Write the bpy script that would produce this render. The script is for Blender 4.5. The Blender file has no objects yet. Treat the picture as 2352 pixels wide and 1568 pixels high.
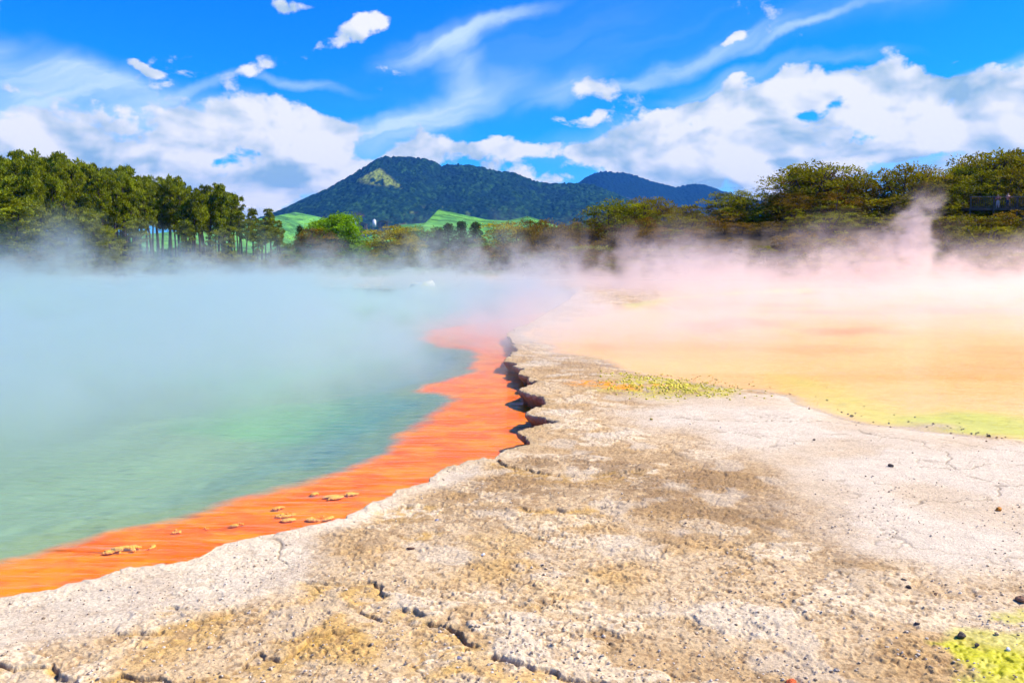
import bpy, bmesh, math, random
import numpy as np
from mathutils import Vector, Matrix
R = math.radians
SC = bpy.context.scene
COL = SC.collection
# ------------------------------------------------------------------ camera, sky, sun, exposure
F = 1837.5                       # focal length in units of a 2352 px wide frame
CAMZ = 2.4
PITCH = math.atan((784 - 593) / F)
cam = bpy.data.objects.new('camera', bpy.data.cameras.new('camera'))
COL.objects.link(cam); SC.camera = cam
cam.location = (0, 0, CAMZ)
cam.rotation_euler = (R(90) - PITCH, 0, 0)
cam.data.sensor_width = 36; cam.data.lens = 36 * F / 2352
cam.data.clip_start = 0.1; cam.data.clip_end = 20000
SUN_AZ, SUN_EL = 86.0, 46.0      # degrees right of the view direction, above the horizon
SKY_STRENGTH = 0.10
EXPOSURE = 0.70
sv = Vector((math.sin(R(SUN_AZ)) * math.cos(R(SUN_EL)), math.cos(R(SUN_AZ)) * math.cos(R(SUN_EL)), math.sin(R(SUN_EL))))
sl = bpy.data.lights.new('sun', 'SUN'); sl.energy = 4.9; sl.angle = R(0.5); sl.color = (1.0, 0.90, 0.74)
so = bpy.data.objects.new('sun', sl); COL.objects.link(so)
so.rotation_euler = sv.to_track_quat('Z', 'Y').to_euler()
SC.view_settings.view_transform = 'Standard'; SC.view_settings.look = 'None'
SC.view_settings.exposure = EXPOSURE; SC.view_settings.gamma = 1
SC.render.engine = 'CYCLES'
cy = SC.cycles
cy.use_denoising = True
cy.use_adaptive_sampling = True; cy.adaptive_threshold = 0.03; cy.adaptive_min_samples = 16
cy.max_bounces = 6; cy.diffuse_bounces = 2; cy.glossy_bounces = 2; cy.transmission_bounces = 2
cy.volume_bounces = 2; cy.transparent_max_bounces = 12
cy.volume_step_rate = 2.0; cy.volume_max_steps = 300
cy.sample_clamp_indirect = 6; cy.caustics_reflective = False; cy.caustics_refractive = False


def direc(u, v):                  # world direction through a point of the 2352x1568 picture
    x = (u - 1176) / F; y = -(v - 784) / F
    return Vector((x, math.cos(PITCH) + y * math.sin(PITCH), -math.sin(PITCH) + y * math.cos(PITCH)))


def at(u, v, z=0.2):              # where that ray meets the level z
    d = direc(u, v); t = (z - CAMZ) / d.z
    return (d.x * t, d.y * t)


def atd(u, v, Y):                 # where that ray reaches the distance Y
    d = direc(u, v); t = Y / d.y
    return (d.x * t, Y, CAMZ + d.z * t)


# ------------------------------------------------------------------ node helper
class NT:
    def __init__(s, tree): s.t = tree; s.n = tree.nodes; s.l = tree.links
    def node(s, kind, props=None, **ins):
        n = s.n.new(kind)
        for k, v in (props or {}).items(): setattr(n, k, v)
        for k, v in ins.items():
            key = int(k[1:]) if k[0] == 'i' and k[1:].isdigit() else k.replace('_', ' ')
            s.put(n.inputs[key], v)
        return n
    def put(s, sock, v):
        if isinstance(v, bpy.types.NodeSocket): s.l.new(v, sock)
        elif isinstance(v, bpy.types.Node): s.l.new(v.outputs[0], sock)
        else: sock.default_value = v
    def m(s, op, a, b=0.0, c=0.0, clamp=False):
        n = s.n.new('ShaderNodeMath'); n.operation = op; n.use_clamp = clamp
        s.put(n.inputs[0], a); s.put(n.inputs[1], b)
        if op in ('MULTIPLY_ADD', 'SMOOTH_MIN', 'COMPARE'): s.put(n.inputs[2], c)
        return n.outputs[0]
    def vm(s, op, a, b=(0, 0, 0), scale=None):
        n = s.n.new('ShaderNodeVectorMath'); n.operation = op
        s.put(n.inputs[0], a)
        if scale is not None: s.put(n.inputs['Scale'], scale)
        else: s.put(n.inputs[1], b)
        return n.outputs['Value'] if op in ('LENGTH', 'DOT_PRODUCT', 'DISTANCE') else n.outputs[0]
    def ramp(s, v, a, b, lo=0.0, hi=1.0, mode='SMOOTHSTEP'):
        n = s.n.new('ShaderNodeMapRange'); n.interpolation_type = mode; n.clamp = True
        for i, x in enumerate((v, a, b, lo, hi)): s.put(n.inputs[i], x)
        return n.outputs[0]
    def mix(s, f, a, b, mode='MIX'):
        n = s.n.new('ShaderNodeMix'); n.data_type = 'RGBA'; n.blend_type = mode; n.clamp_factor = True
        s.put(n.inputs[0], f)
        for sock, x in ((n.inputs[6], a), (n.inputs[7], b)):
            if isinstance(x, tuple) and len(x) == 3: x = (*x, 1)
            s.put(sock, x)
        return n.outputs[2]
    def noise(s, vec, scale, detail=4, rough=0.5, dist=0.0, lac=2.0):
        n = s.n.new('ShaderNodeTexNoise')
        if vec is not None: s.put(n.inputs['Vector'], vec)
        n.inputs['Scale'].default_value = scale; n.inputs['Detail'].default_value = detail
        n.inputs['Roughness'].default_value = rough; n.inputs['Distortion'].default_value = dist
        n.inputs['Lacunarity'].default_value = lac
        return n.outputs[0]
    def sep(s, v):
        n = s.n.new('ShaderNodeSeparateXYZ'); s.put(n.inputs[0], v); return n.outputs
    def comb(s, x, y, z=0.0):
        n = s.n.new('ShaderNodeCombineXYZ')
        for i, q in enumerate((x, y, z)): s.put(n.inputs[i], q)
        return n.outputs[0]


# ------------------------------------------------------------------ sky with clouds
world = bpy.data.worlds.new('World'); SC.world = world; world.use_nodes = True
W = NT(world.node_tree); W.n.clear()
sky = W.n.new('ShaderNodeTexSky'); sky.sky_type = 'NISHITA'; sky.sun_disc = False
sky.sun_elevation = R(SUN_EL); sky.sun_rotation = R(SUN_AZ); sky.air_density = 1.0; sky.dust_density = 0.3; sky.ozone_density = 3.0
tc = W.n.new('ShaderNodeTexCoord'); gx, gy, gz = W.sep(tc.outputs['Generated'])
az = W.m('ARCTAN2', gx, gy); el = W.m('ARCSINE', gz)
P = W.comb(az, el, 0.0)


def sky_pt(u, v):
    d = direc(u, v).normalized(); return math.atan2(d.x, d.y), math.asin(d.z)


def blob(u, v, w, h, rot=0.0, wt=1.0, inner=0.0, src=None):     # soft ellipse at a bearing, w and h its radii
    a, e = sky_pt(u, v)
    n = W.n.new('ShaderNodeMapping'); n.vector_type = 'TEXTURE'
    W.put(n.inputs['Vector'], src or P); n.inputs['Location'].default_value = (a, e, 0)
    n.inputs['Rotation'].default_value = (0, 0, R(rot)); n.inputs['Scale'].default_value = (w / F, h / F, 1)
    L = W.vm('LENGTH', n.outputs[0])
    return W.ramp(L, inner, 1.0, wt, 0.0)


LAST = [None]


def total(rows, src):              # sum of many blobs, worked through in short runs so that few values are held at once
    s = None
    for k in range(0, len(rows), 7):
        dep = s if s is not None else LAST[0]
        p = W.vm('ADD', src, W.vm('SCALE', (1, 1, 0), scale=W.m('MULTIPLY', dep, 1e-7))) if dep is not None else src
        for h in rows[k:k + 7]:
            b = blob(*h[:5], wt=h[5], inner=h[6] if len(h) > 6 else 0.0, src=p); s = b if s is None else W.m('ADD', s, b)
    LAST[0] = s
    return s


warpn = W.n.new('ShaderNodeTexNoise'); W.put(warpn.inputs['Vector'], P); warpn.inputs['Scale'].default_value = 9; warpn.inputs['Detail'].default_value = 5
warp = W.vm('SCALE', W.vm('SUBTRACT', warpn.outputs['Color'], (.5, .5, .5)), scale=0.07)
PW = W.vm('ADD', P, warp)
# cumulus: heap positions (u, v, half width, half height, tilt, weight)
heaps = [(560, 265, 190, 62, -3, 1.0), (760, 310, 110, 45, 0, .9), (480, 300, 120, 50, 0, .6), (630, 330, 200, 40, 0, .55), (250, 300, 230, 75, 6, .5),
         (60, 290, 210, 70, 0, .45), (380, 375, 240, 45, 0, .5), (150, 380, 200, 70, 0, .45), (730, 395, 160, 50, 0, .75), (560, 430, 210, 60, 0, .5),
         (1150, 345, 120, 42, 0, 1.0), (1290, 350, 130, 40, 0, .75), (1000, 352, 120, 36, 0, .65), (900, 375, 100, 36, 0, .7), (1330, 272, 72, 26, 0, .85),
         (1520, 285, 190, 48, 15, 1.05), (1760, 235, 230, 62, 10, 1.15), (1600, 330, 240, 42, 4, .85), (2060, 205, 160, 72, 4, 1.1), (2270, 220, 200, 85, 0, 1.25),
         (1870, 320, 260, 42, 6, .8), (2140, 320, 150, 40, 12, .8), (1640, 380, 110, 34, 0, .9), (1420, 370, 120, 40, 0, .75), (2030, 355, 260, 26, 3, .75), (2350, 300, 90, 42, 20, .9),
         (1900, 300, 120, 30, 0, .5), (815, 66, 140, 32, 24, .78), (870, 48, 80, 24, 10, .5), (600, 152, 115, 38, 18, .78), (670, 0, 80, 16, 0, .8), (310, 150, 50, 11, -4, .75),
         (1675, 95, 40, 17, 10, .8), (1570, 180, 26, 14, 0, .72), (1690, 188, 50, 20, 10, .62), (1320, 195, 95, 48, 0, .62), (2195, 110, 22, 10, 30, .7),
         (70, 190, 60, 28, 0, .4), (1900, 330, 520, 110, 6, .34), (480, 380, 700, 150, 0, .34), (1150, 420, 500, 50, 0, .45), (1700, 430, 700, 60, 0, .5), (1780, 400, 120, 26, 4, .5), (350, 440, 500, 60, 0, .3)]
M = total([(h[0], h[1], h[2] * 1.2, h[3] * 1.25, h[4], h[5], 0.1) for h in heaps], PW)
far = blob(-700, 330, 700, 150, 0, wt=.8); far2 = blob(3150, 280, 800, 150, 0, wt=.9)
M = W.m('ADD', M, W.m('ADD', far, far2))
M = W.m('MINIMUM', M, 1.15)
PS = W.vm('MULTIPLY', P, (1.0, 1.5, 1.0))


def cumulus(off):
    p = PS if off is None else W.vm('ADD', PS, off)
    a = W.noise(p, 11.0, 9, 0.56, 0.25)
    return a


SO = (0.010, 0.022, 0)
na = cumulus(None)
sa = W.noise(PS, 9.0, 4, 0.5, 0.2); sb = W.noise(W.vm('ADD', PS, SO), 9.0, 4, 0.5, 0.2)
nfine = W.noise(PS, 48.0, 4, 0.6, 0.4)
dens = W.m('ADD', W.m('MULTIPLY', M, 0.66), W.m('ADD', W.m('MULTIPLY_ADD', na, 1.9, -0.95), W.m('MULTIPLY_ADD', nfine, 0.55, -0.275)))
cum = W.ramp(dens, 0.25, 0.50)
thick = W.ramp(dens, 0.3, 0.95)
# the side towards the sun is bright, hollows and bases grey
diff = W.m('MULTIPLY', W.m('SUBTRACT', sa, sb), 5.0)
Mb = total([(u, v + 34, w * .95, h * .7, 4, wt) for (u, v, w, h, wt) in
            [(560, 300, 190, 30, .6), (480, 290, 70, 36, .8), (640, 352, 170, 16, .25), (1180, 352, 110, 20, 1.0), (1650, 265, 190, 26, .7), (1940, 240, 150, 24, 1.0),
             (1830, 345, 300, 16, .55), (1600, 290, 120, 22, .6), (1640, 385, 110, 22, .8), (330, 335, 240, 48, .6), (2180, 235, 150, 26, .5), (700, 372, 120, 16, .3), (420, 350, 150, 30, .7)]], PW)
shade = W.m('ADD', W.m('MULTIPLY_ADD', thick, 0.10, 0.80), W.m('SUBTRACT', diff, W.m('MULTIPLY', Mb, W.ramp(sa, .30, .62, .95, .30))))
shade = W.ramp(shade, 0.15, 1.05, 0.0, 1.0, 'LINEAR')
cloudcol = W.mix(shade, (0.27, 0.43, 0.58), (0.775, 0.775, 0.79))
# cirrus: streaks
rotm = W.n.new('ShaderNodeMapping'); rotm.vector_type = 'POINT'; W.put(rotm.inputs['Vector'], PW)
rotm.inputs['Rotation'].default_value = (0, 0, R(-18)); rotm.inputs['Scale'].default_value = (1, 1, 1)
pst = W.vm('MULTIPLY', rotm.outputs[0], (2.2, 15.0, 1.0))
st = W.noise(pst, 2.4, 6, 0.55, 0.6)
wisps = [(90, 170, 260, 90, -12, .95), (330, 235, 360, 75, -4, .95), (100, 270, 400, 110, 0, .95), (850, 330, 260, 60, 8, .6), (700, 195, 170, 22, -8, .5), (1000, 105, 190, 46, 14, .75), (1150, 55, 190, 26, 20, .75), (1050, 160, 70, 90, 20, .6),
         (1060, 240, 240, 58, 18, .8), (950, 290, 200, 40, 12, .7), (1290, 200, 130, 36, 22, .55), (1620, 130, 260, 32, 14, .75), (1850, 75, 190, 14, 17, .7), (1450, 190, 120, 26, 8, .5),
         (1800, 160, 300, 24, 5, .5), (2330, 130, 170, 26, 10, .6), (1650, 210, 200, 26, 6, .5), (480, 180, 160, 18, 22, .55), (1400, 320, 260, 60, 10, .5), (1300, 110, 700, 160, 14, .12),
         (1900, 400, 600, 60, 0, .6), (1950, 20, 500, 60, 12, .15), (800, 440, 600, 50, 0, .7)]
CW = total(wisps, PW)
cir = W.m('MULTIPLY', W.m('MINIMUM', CW, 1.0), W.ramp(st, 0.30, 0.68, 0.4, 1.0))
cir = W.m('MULTIPLY', cir, 0.9, clamp=True)
# clear air: the Nishita sky, deepened as through a polariser
skyc = W.n.new('ShaderNodeHueSaturation'); W.put(skyc.inputs['Color'], sky.outputs[0])
skyc.inputs['Saturation'].default_value = 1.45; skyc.inputs['Hue'].default_value = 0.492; skyc.inputs['Value'].default_value = 1.0
blue = W.vm('SCALE', skyc.outputs[0], scale=SKY_STRENGTH * 1.0)
blue = W.vm('MULTIPLY', blue, (0.12, 0.95, 2.0))
lowf = W.ramp(el, 0.0, 0.16, 0.55, 0.0)
blue = W.mix(lowf, blue, (0.22, 0.50, 0.84))
c1 = W.mix(cir, blue, (0.56, 0.71, 0.88))
c2 = W.mix(cum, c1, cloudcol)
bg = W.n.new('ShaderNodeBackground'); W.put(bg.inputs[0], c2); bg.inputs[1].default_value = 0.80
wo = W.n.new('ShaderNodeOutputWorld'); W.l.new(bg.outputs[0], wo.inputs[0])

# ------------------------------------------------------------------ numpy noise
def _h(ix, iy, seed):
    h = (ix.astype(np.int64) * 374761393 + iy.astype(np.int64) * 668265263 + seed * 974634777) & 0xffffffff
    h = ((h ^ (h >> 13)) * 1274126177) & 0xffffffff
    return ((h ^ (h >> 16)) & 0xffffff).astype(np.float64) / 0xffffff


def vn(x, y, seed=0):
    ix = np.floor(x); iy = np.floor(y); fx = x - ix; fy = y - iy
    fx = fx * fx * fx * (fx * (fx * 6 - 15) + 10); fy = fy * fy * fy * (fy * (fy * 6 - 15) + 10)
    a = _h(ix, iy, seed); b = _h(ix + 1, iy, seed); c = _h(ix, iy + 1, seed); d = _h(ix + 1, iy + 1, seed)
    return (a + (b - a) * fx) * (1 - fy) + (c + (d - c) * fx) * fy


def fbm(x, y, octaves=4, seed=0, gain=0.5):
    s = 0; a = 1; t = 0
    for o in range(octaves):
        ca, sa = math.cos(o * 0.7 + .3), math.sin(o * 0.7 + .3)
        s = s + a * vn((x * ca - y * sa) * 2 ** o + o * 17.3, (x * sa + y * ca) * 2 ** o - o * 9.1, seed + o * 31)
        t += a; a *= gain
    return s / t


def sstep(x, a, b):
    t = np.clip((x - a) / (b - a), 0, 1); return t * t * (3 - 2 * t)


def inside(px, py, poly):
    r = np.zeros(px.shape, bool); n = len(poly)
    for i in range(n):
        x1, y1 = poly[i]; x2, y2 = poly[(i + 1) % n]
        if y1 == y2: continue
        c = (y1 > py) != (y2 > py)
        xi = (x2 - x1) * (py - y1) / (y2 - y1) + x1
        r ^= c & (px < xi)
    return r


def nearest(px, py, pts, closed=True, width=False):
    best = np.full(px.shape, 1e18); bx = np.zeros(px.shape); by = np.zeros(px.shape)
    n = len(pts)
    for i in range(n if closed else n - 1):
        x1, y1 = pts[i]; x2, y2 = pts[(i + 1) % n]
        dx, dy = x2 - x1, y2 - y1; L = dx * dx + dy * dy + 1e-12
        t = np.clip(((px - x1) * dx + (py - y1) * dy) / L, 0, 1)
        qx = x1 + t * dx; qy = y1 + t * dy
        d = (px - qx) ** 2 + (py - qy) ** 2
        k = d < best
        best = np.where(k, d, best); bx = np.where(k, qx, bx); by = np.where(k, qy, by)
    return np.sqrt(best), bx, by


def mask(px, py, pts, soft, z=0.2, nscale=1.5, namp=1.0, seed=5):      # 1 inside the outline, soft and ragged at its edge
    poly = [at(u, v, z) for u, v in pts]
    d, _, _ = nearest(px, py, poly)
    s = np.where(inside(px, py, poly), d, -d)
    s = s + (fbm(px * nscale, py * nscale, 4, seed) - .5) * 2 * namp * soft
    return sstep(s, -soft, soft)


# ------------------------------------------------------------------ object helpers
def tag(o, label=None, cat=None, group=None, kind=None):
    if label: o['label'] = label
    if cat: o['category'] = cat
    if group: o['group'] = group
    if kind: o['kind'] = kind
    return o


def mesh_np(name, V, Fc, mat, parent=None, smooth=False):
    me = bpy.data.meshes.new(name)
    V = np.asarray(V, dtype=np.float32); nv = len(V)
    me.vertices.add(nv); me.vertices.foreach_set('co', V.ravel())
    Fc = np.asarray(Fc, dtype=np.int32); k = Fc.shape[1]; nf = len(Fc)
    me.loops.add(nf * k); me.loops.foreach_set('vertex_index', Fc.ravel())
    me.polygons.add(nf); me.polygons.foreach_set('loop_start', np.arange(0, nf * k, k, dtype=np.int32))
    me.polygons.foreach_set('loop_total', np.full(nf, k, dtype=np.int32))
    me.update(calc_edges=True)
    if smooth: me.polygons.foreach_set('use_smooth', np.ones(nf, bool))
    for m_ in (mat if isinstance(mat, list) else [mat]): me.materials.append(m_)
    o = bpy.data.objects.new(name, me); COL.objects.link(o)
    if parent: o.parent = parent
    return o


def set_col(o, name, arr):
    a = o.data.attributes.new(name, 'FLOAT_COLOR', 'POINT')
    c = np.ones((len(arr), 4), np.float32); c[:, :3] = arr
    a.data.foreach_set('color', c.ravel())


def empty(name, loc=(0, 0, 0), rz=0.0, s=1.0):
    o = bpy.data.objects.new(name, None); COL.objects.link(o)
    o.location = loc; o.rotation_euler = (0, 0, rz); o.scale = (s, s, s) if not isinstance(s, tuple) else s
    o.empty_display_size = .3
    return o


def copy_tree(o, parent=None):
    c = o.copy(); COL.objects.link(c); c.parent = parent
    for ch in [k for k in bpy.data.objects if k.parent == o]: copy_tree(ch, c)
    return c


KIDS = {}
def copy_thing(o, loc, rz, s):
    c = o.copy(); COL.objects.link(c); c.location = loc; c.rotation_euler = (0, 0, rz); c.scale = s
    for ch in KIDS[o.name]:
        d = ch.copy(); COL.objects.link(d); d.parent = c
    return c


class MB:                          # collects solids into one mesh
    def __init__(s): s.v = []; s.f = []
    def box(s, x0, x1, y0, y1, z0, z1):
        b = len(s.v); s.v += [(x, y, z) for z in (z0, z1) for y in (y0, y1) for x in (x0, x1)]
        s.f += [[b + i for i in q] for q in ((0, 2, 3, 1), (4, 5, 7, 6), (0, 1, 5, 4), (2, 6, 7, 3), (0, 4, 6, 2), (1, 3, 7, 5))]
    def tube(s, pts, rad, n=6):
        b = len(s.v)
        for i, p in enumerate(pts):
            p = Vector(p); q = Vector(pts[min(i + 1, len(pts) - 1)]) - Vector(pts[max(i - 1, 0)])
            q.normalize(); a = q.orthogonal().normalized(); c = q.cross(a)
            for k in range(n):
                t = 2 * math.pi * k / n; s.v.append(tuple(p + (a * math.cos(t) + c * math.sin(t)) * rad[i]))
        for i in range(len(pts) - 1):
            for k in range(n):
                k2 = (k + 1) % n; s.f.append([b + i * n + k, b + i * n + k2, b + (i + 1) * n + k2, b + (i + 1) * n + k])
        s.f.append([b + k for k in range(n)][::-1]); e = b + (len(pts) - 1) * n; s.f.append([e + k for k in range(n)])
    def prism(s, prof, y0, y1):    # profile in x,z pulled along y
        b = len(s.v); n = len(prof); s.v += [(x, y0, z) for x, z in prof] + [(x, y1, z) for x, z in prof]
        s.f.append([b + i for i in range(n)]); s.f.append([b + n + i for i in range(n)][::-1])
        for i in range(n): j = (i + 1) % n; s.f.append([b + i, b + n + i, b + n + j, b + j])
    def build(s, name, mat, parent=None, smooth=False, bevel=0):
        me = bpy.data.meshes.new(name); me.from_pydata(s.v, [], s.f); me.materials.append(mat)
        bm = bmesh.new(); bm.from_mesh(me); bmesh.ops.recalc_face_normals(bm, faces=bm.faces); bm.to_mesh(me); bm.free()
        if smooth: me.polygons.foreach_set('use_smooth', [True] * len(me.polygons))
        o = bpy.data.objects.new(name, me); COL.objects.link(o); o.parent = parent
        if bevel:
            md = o.modifiers.new('bevel', 'BEVEL'); md.width = bevel; md.segments = 2
        return o


# ------------------------------------------------------------------ materials
def newmat(name):
    m = bpy.data.materials.new(name); m.use_nodes = True; t = NT(m.node_tree)
    return m, t, t.n['Principled BSDF']


def simple(name, col, rough=.7, var=.25, scale=3.0, spec=.3, bump=0.0, metal=0.0):
    m, t, b = newmat(name)
    g = t.n.new('ShaderNodeTexCoord'); n = t.noise(g.outputs['Object'], scale, 5, .6)
    f = t.ramp(n, .3, .7, 1 - var, 1 + var, 'LINEAR')
    c = t.vm('SCALE', (*col,), scale=f)
    t.put(b.inputs['Base Color'], c); b.inputs['Roughness'].default_value = rough; b.inputs['Specular IOR Level'].default_value = spec; b.inputs['Metallic'].default_value = metal
    if bump:
        bn = t.node('ShaderNodeBump', Strength=bump, Distance=.05, Height=n); t.put(b.inputs['Normal'], bn)
    return m


def leafmat(name, c1, c2, c3, spread=.5, nscale=.7):
    m, t, b = newmat(name); t.n.remove(b)
    g = t.n.new('ShaderNodeNewGeometry'); oi = t.n.new('ShaderNodeObjectInfo')
    n = t.noise(g.outputs['Position'], nscale, 3, .6)
    at_ = t.n.new('ShaderNodeAttribute'); at_.attribute_name = 'tone'
    f = t.m('ADD', t.m('MULTIPLY', at_.outputs['Fac'], .6), t.m('MULTIPLY', n, .55))
    c = t.mix(t.ramp(f, .30, .85, 0, 1, 'LINEAR'), tuple(q * .6 for q in c1), c2)
    c = t.mix(t.m('MULTIPLY', oi.outputs['Random'], spread), c, c3)
    dn = t.node('ShaderNodeBsdfDiffuse', Color=c)
    tr = t.node('ShaderNodeBsdfTranslucent', Color=t.vm('MULTIPLY', c, (1.2, 1.15, .6)))
    mx = t.node('ShaderNodeMixShader', i0=.33); t.l.new(dn.outputs[0], mx.inputs[1]); t.l.new(tr.outputs[0], mx.inputs[2])
    t.l.new(mx.outputs[0], t.n['Material Output'].inputs[0])
    return m


M_ = {}
M_['bark'] = simple('pine_bark', (.055, .036, .026), .9, .5, 4, .1)
M_['grey_bark'] = simple('grey_bark', (.075, .055, .042), .9, .5, 5, .1)
M_['pine'] = leafmat('pine_needles', (.080, .125, .012), (.340, .380, .022), (.26, .27, .02), .5, .35)
M_['kanuka'] = leafmat('kanuka_leaves', (0.092, 0.124, 0.010), (0.356, 0.370, 0.013), (0.230, 0.148, 0.016), .55, .45)
M_['green'] = leafmat('broad_leaves', (0.066, 0.125, 0.013), (0.264, 0.365, 0.016), (0.176, 0.274, 0.026), .5, .5)
M_['brown'] = leafmat('rusty_scrub_leaves', (.09, .075, .012), (.34, .22, .018), (.22, .11, .018), .55, .6)
M_['willow'] = leafmat('willow_leaves', (0.135, 0.270, 0.008), (0.324, 0.567, 0.011), (0.270, 0.472, 0.014), .2, .5)
M_['dark'] = leafmat('conifer_leaves', (0.024, 0.049, 0.021), (0.060, 0.095, 0.026), (0.060, 0.085, 0.026), .4, .5)
M_['gold'] = leafmat('yellow_leaves', (0.240, 0.190, 0.010), (0.600, 0.456, 0.010), (0.400, 0.380, 0.013), .4, .5)

# ------------------------------------------------------------------ outlines (picture coordinates, laid on the ground)
Z5 = lambda x, y: ((1500 + x / 1.96) / 1.63265, (1150 + y / 1.96) / 1.63265)
edge_px = [(-500, 1475), (-300, 1440), (-120, 1400), (0, 1380), (120, 1357), (270, 1315), (360, 1303), (440, 1290), (475, 1275), (510, 1257), (600, 1234), (700, 1213), (790, 1190), (845, 1172), (858, 1158)]
edge_px += [Z5(*p) for p in [(0, 1352), (60, 1330), (215, 1300), (250, 1245), (300, 1205), (365, 1190), (470, 1150), (600, 1118), (640, 1116), (690, 1132), (735, 1110),
            (765, 1070), (870, 1045), (930, 1030), (980, 998), (945, 968), (900, 952), (865, 940), (868, 925), (960, 893), (1060, 880), (1150, 858), (1100, 838), (1050, 815), (985, 806), (918, 798), (935, 780), (1000, 745), (1090, 722),
            (1050, 700), (1010, 672), (960, 652), (892, 627), (888, 608), (960, 575), (1010, 550), (950, 547), (932, 520), (884, 497), (892, 478), (918, 463), (846, 449), (852, 418), (780, 405), (800, 368), (840, 340), (860, 312), (835, 292)]]
edge_px += [(1180, 785), (1163, 771), (1185, 755), (1225, 738), (1262, 716), (1300, 692), (1325, 674), (1300, 667), (1100, 664), (900, 664), (700, 658), (400, 655), (100, 652), (-200, 652), (-700, 660), (-1200, 700), (-1400, 800), (-1500, 1000), (-1200, 1300)]
EDGE = [at(u, v, .2) for u, v in edge_px]
shelf_px = [(-500, 1345), (0, 1283), (75, 1268), (170, 1238), (280, 1212), (370, 1190), (480, 1165), (550, 1142), (640, 1120), (730, 1090), (800, 1075), (870, 1050), (905, 1020), (940, 990), (975, 965), (1010, 945), (1045, 925), (1055, 910), (1030, 900), (975, 890), (1000, 878), (1060, 862), (1090, 845), (1110, 820), (1095, 802), (1020, 792), (960, 775), (1000, 755), (1100, 740), (1250, 715), (1400, 700), (1500, 760), (1400, 900), (1300, 1100), (1100, 1300), (300, 1600), (-500, 1700)]
pal_px = [(1210, 755), (1230, 782), (1276, 800), (1376, 818), (1446, 842), (1540, 858), (1625, 872), (1700, 876), (1776, 877), (1815, 892), (1850, 906), (1925, 930), (2020, 953), (2150, 962), (2175, 975), (2225, 985), (2352, 1002), (2500, 1024), (2900, 1090), (4200, 1150), (5200, 900), (4000, 640), (2600, 650), (2345, 655), (2200, 652), (2000, 655), (1700, 668), (1500, 682), (1420, 700), (1380, 715), (1290, 735)]
PAL = [at(u, v, .2) for u, v in pal_px]


def edge_sd(x, y):                 # + on the terrace, - over the pool; ragged edge
    d, bx, by = nearest(x, y, EDGE)
    s = np.where(inside(x, y, EDGE), -d, d)
    near = sstep(y, 4, 9)
    n = (fbm(x * 3.1, y * 3.1, 4, 41) - .5) * (.10 + .16 * near) + (fbm(x * 14, y * 14, 3, 43) - .5) * .05
    return s + n


# ------------------------------------------------------------------ the ground sheet
def polar_grid():
    cols = 1500
    a = np.linspace(R(-50), R(50), cols)
    v = np.concatenate([np.arange(860, 262, -0.62), []])      # depression rows in picture units (1024 wide), near to far
    ang = (v - 258.2) / 800.0
    dist = 2.2 / np.tan(np.arctan(ang))
    dist = dist[dist < 92]
    farr = np.geomspace(93, 5600, 60)
    dist = np.concatenate([dist, farr])
    return a, dist


ang, dist = polar_grid()
A, D = np.meshgrid(ang, dist)
# rows are lines of equal y near the middle, so divide by cos of the bearing only partly
X = np.tan(A) * D; Y = D.copy()
nr, nc = X.shape


def far_height(x, y):
    # far land: a bank on the right under the walkway, low rise on the left, gentle plain beyond
    h = .25 + .9 * sstep(y, 72, 95)
    right = sstep(x, 4, 24)
    h = h + right * 4.9 * sstep(y + .14 * (x - 30), 73, 92)
    h = h + right * 1.6 * sstep(y, 92, 130)
    h = h + sstep(y, 100, 600) * 3.5 * (fbm(x / 90, y / 90, 3, 77)) + sstep(y, 300, 2500) * 14
    h = h + .8 * (fbm(x / 9, y / 9, 3, 71) - .5) * sstep(y, 74, 90)
    return h


fx, fy = X.ravel(), Y.ravel()
sd = np.full(fx.shape, 50.0); nearm = fy < 100
sd[nearm] = edge_sd(fx[nearm], fy[nearm])
pal = np.zeros(fx.shape)
dp, _, _ = nearest(fx[nearm], fy[nearm], PAL)
ps = np.where(inside(fx[nearm], fy[nearm], PAL), dp, -dp) + (fbm(fx[nearm] * .6, fy[nearm] * .6, 4, 51) - .5) * 1.0
pal_s = np.full(fx.shape, -50.0); pal_s[nearm] = ps
x, y = fx, fy
nm = nearm & (fy < 75)


def nearcalc(fn, default=0.0):
    r = np.full(x.shape, default); r[nm] = fn(x[nm], y[nm]); return r


mk = lambda pts, soft, **k: nearcalc(lambda a, b: mask(a, b, pts, soft, **k))
pale = mk([(1490, 905), (1800, 895), (2352, 1010), (2900, 1100), (2800, 1420), (2352, 1345), (2120, 1330), (1960, 1240), (1830, 1160), (1780, 1090), (1600, 1000), (1450, 950)], .55)
palel = mk([(-600, 1360), (0, 1365), (600, 1225), (850, 1160), (1120, 1050), (1100, 1085), (900, 1160), (760, 1230), (700, 1330), (540, 1385), (300, 1440), (0, 1500), (-600, 1700)], .16, seed=9)
brown = mk([(1150, 1055), (1330, 1035), (1560, 1045), (1800, 1090), (1840, 1180), (1960, 1240), (1940, 1300), (1700, 1230), (1560, 1230), (1400, 1160), (1130, 1110)], .45, seed=12)
brown2 = mk([(900, 1180), (1120, 1090), (1300, 1140), (1200, 1210), (1060, 1220), (860, 1260), (800, 1290)], .25, seed=13)
brown3 = mk([(1240, 800), (1330, 795), (1440, 850), (1560, 870), (1600, 905), (1480, 900), (1340, 880), (1250, 830)], .8, seed=14, nscale=1)
ochre = mk([(700, 1330), (800, 1350), (870, 1400), (1000, 1500), (1300, 1580), (900, 1580), (560, 1600), (700, 1450)], .2, seed=15)
ochre2 = mk([(450, 1400), (530, 1395), (520, 1440), (400, 1530), (250, 1560), (300, 1500), (420, 1440)], .12, seed=16)
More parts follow.
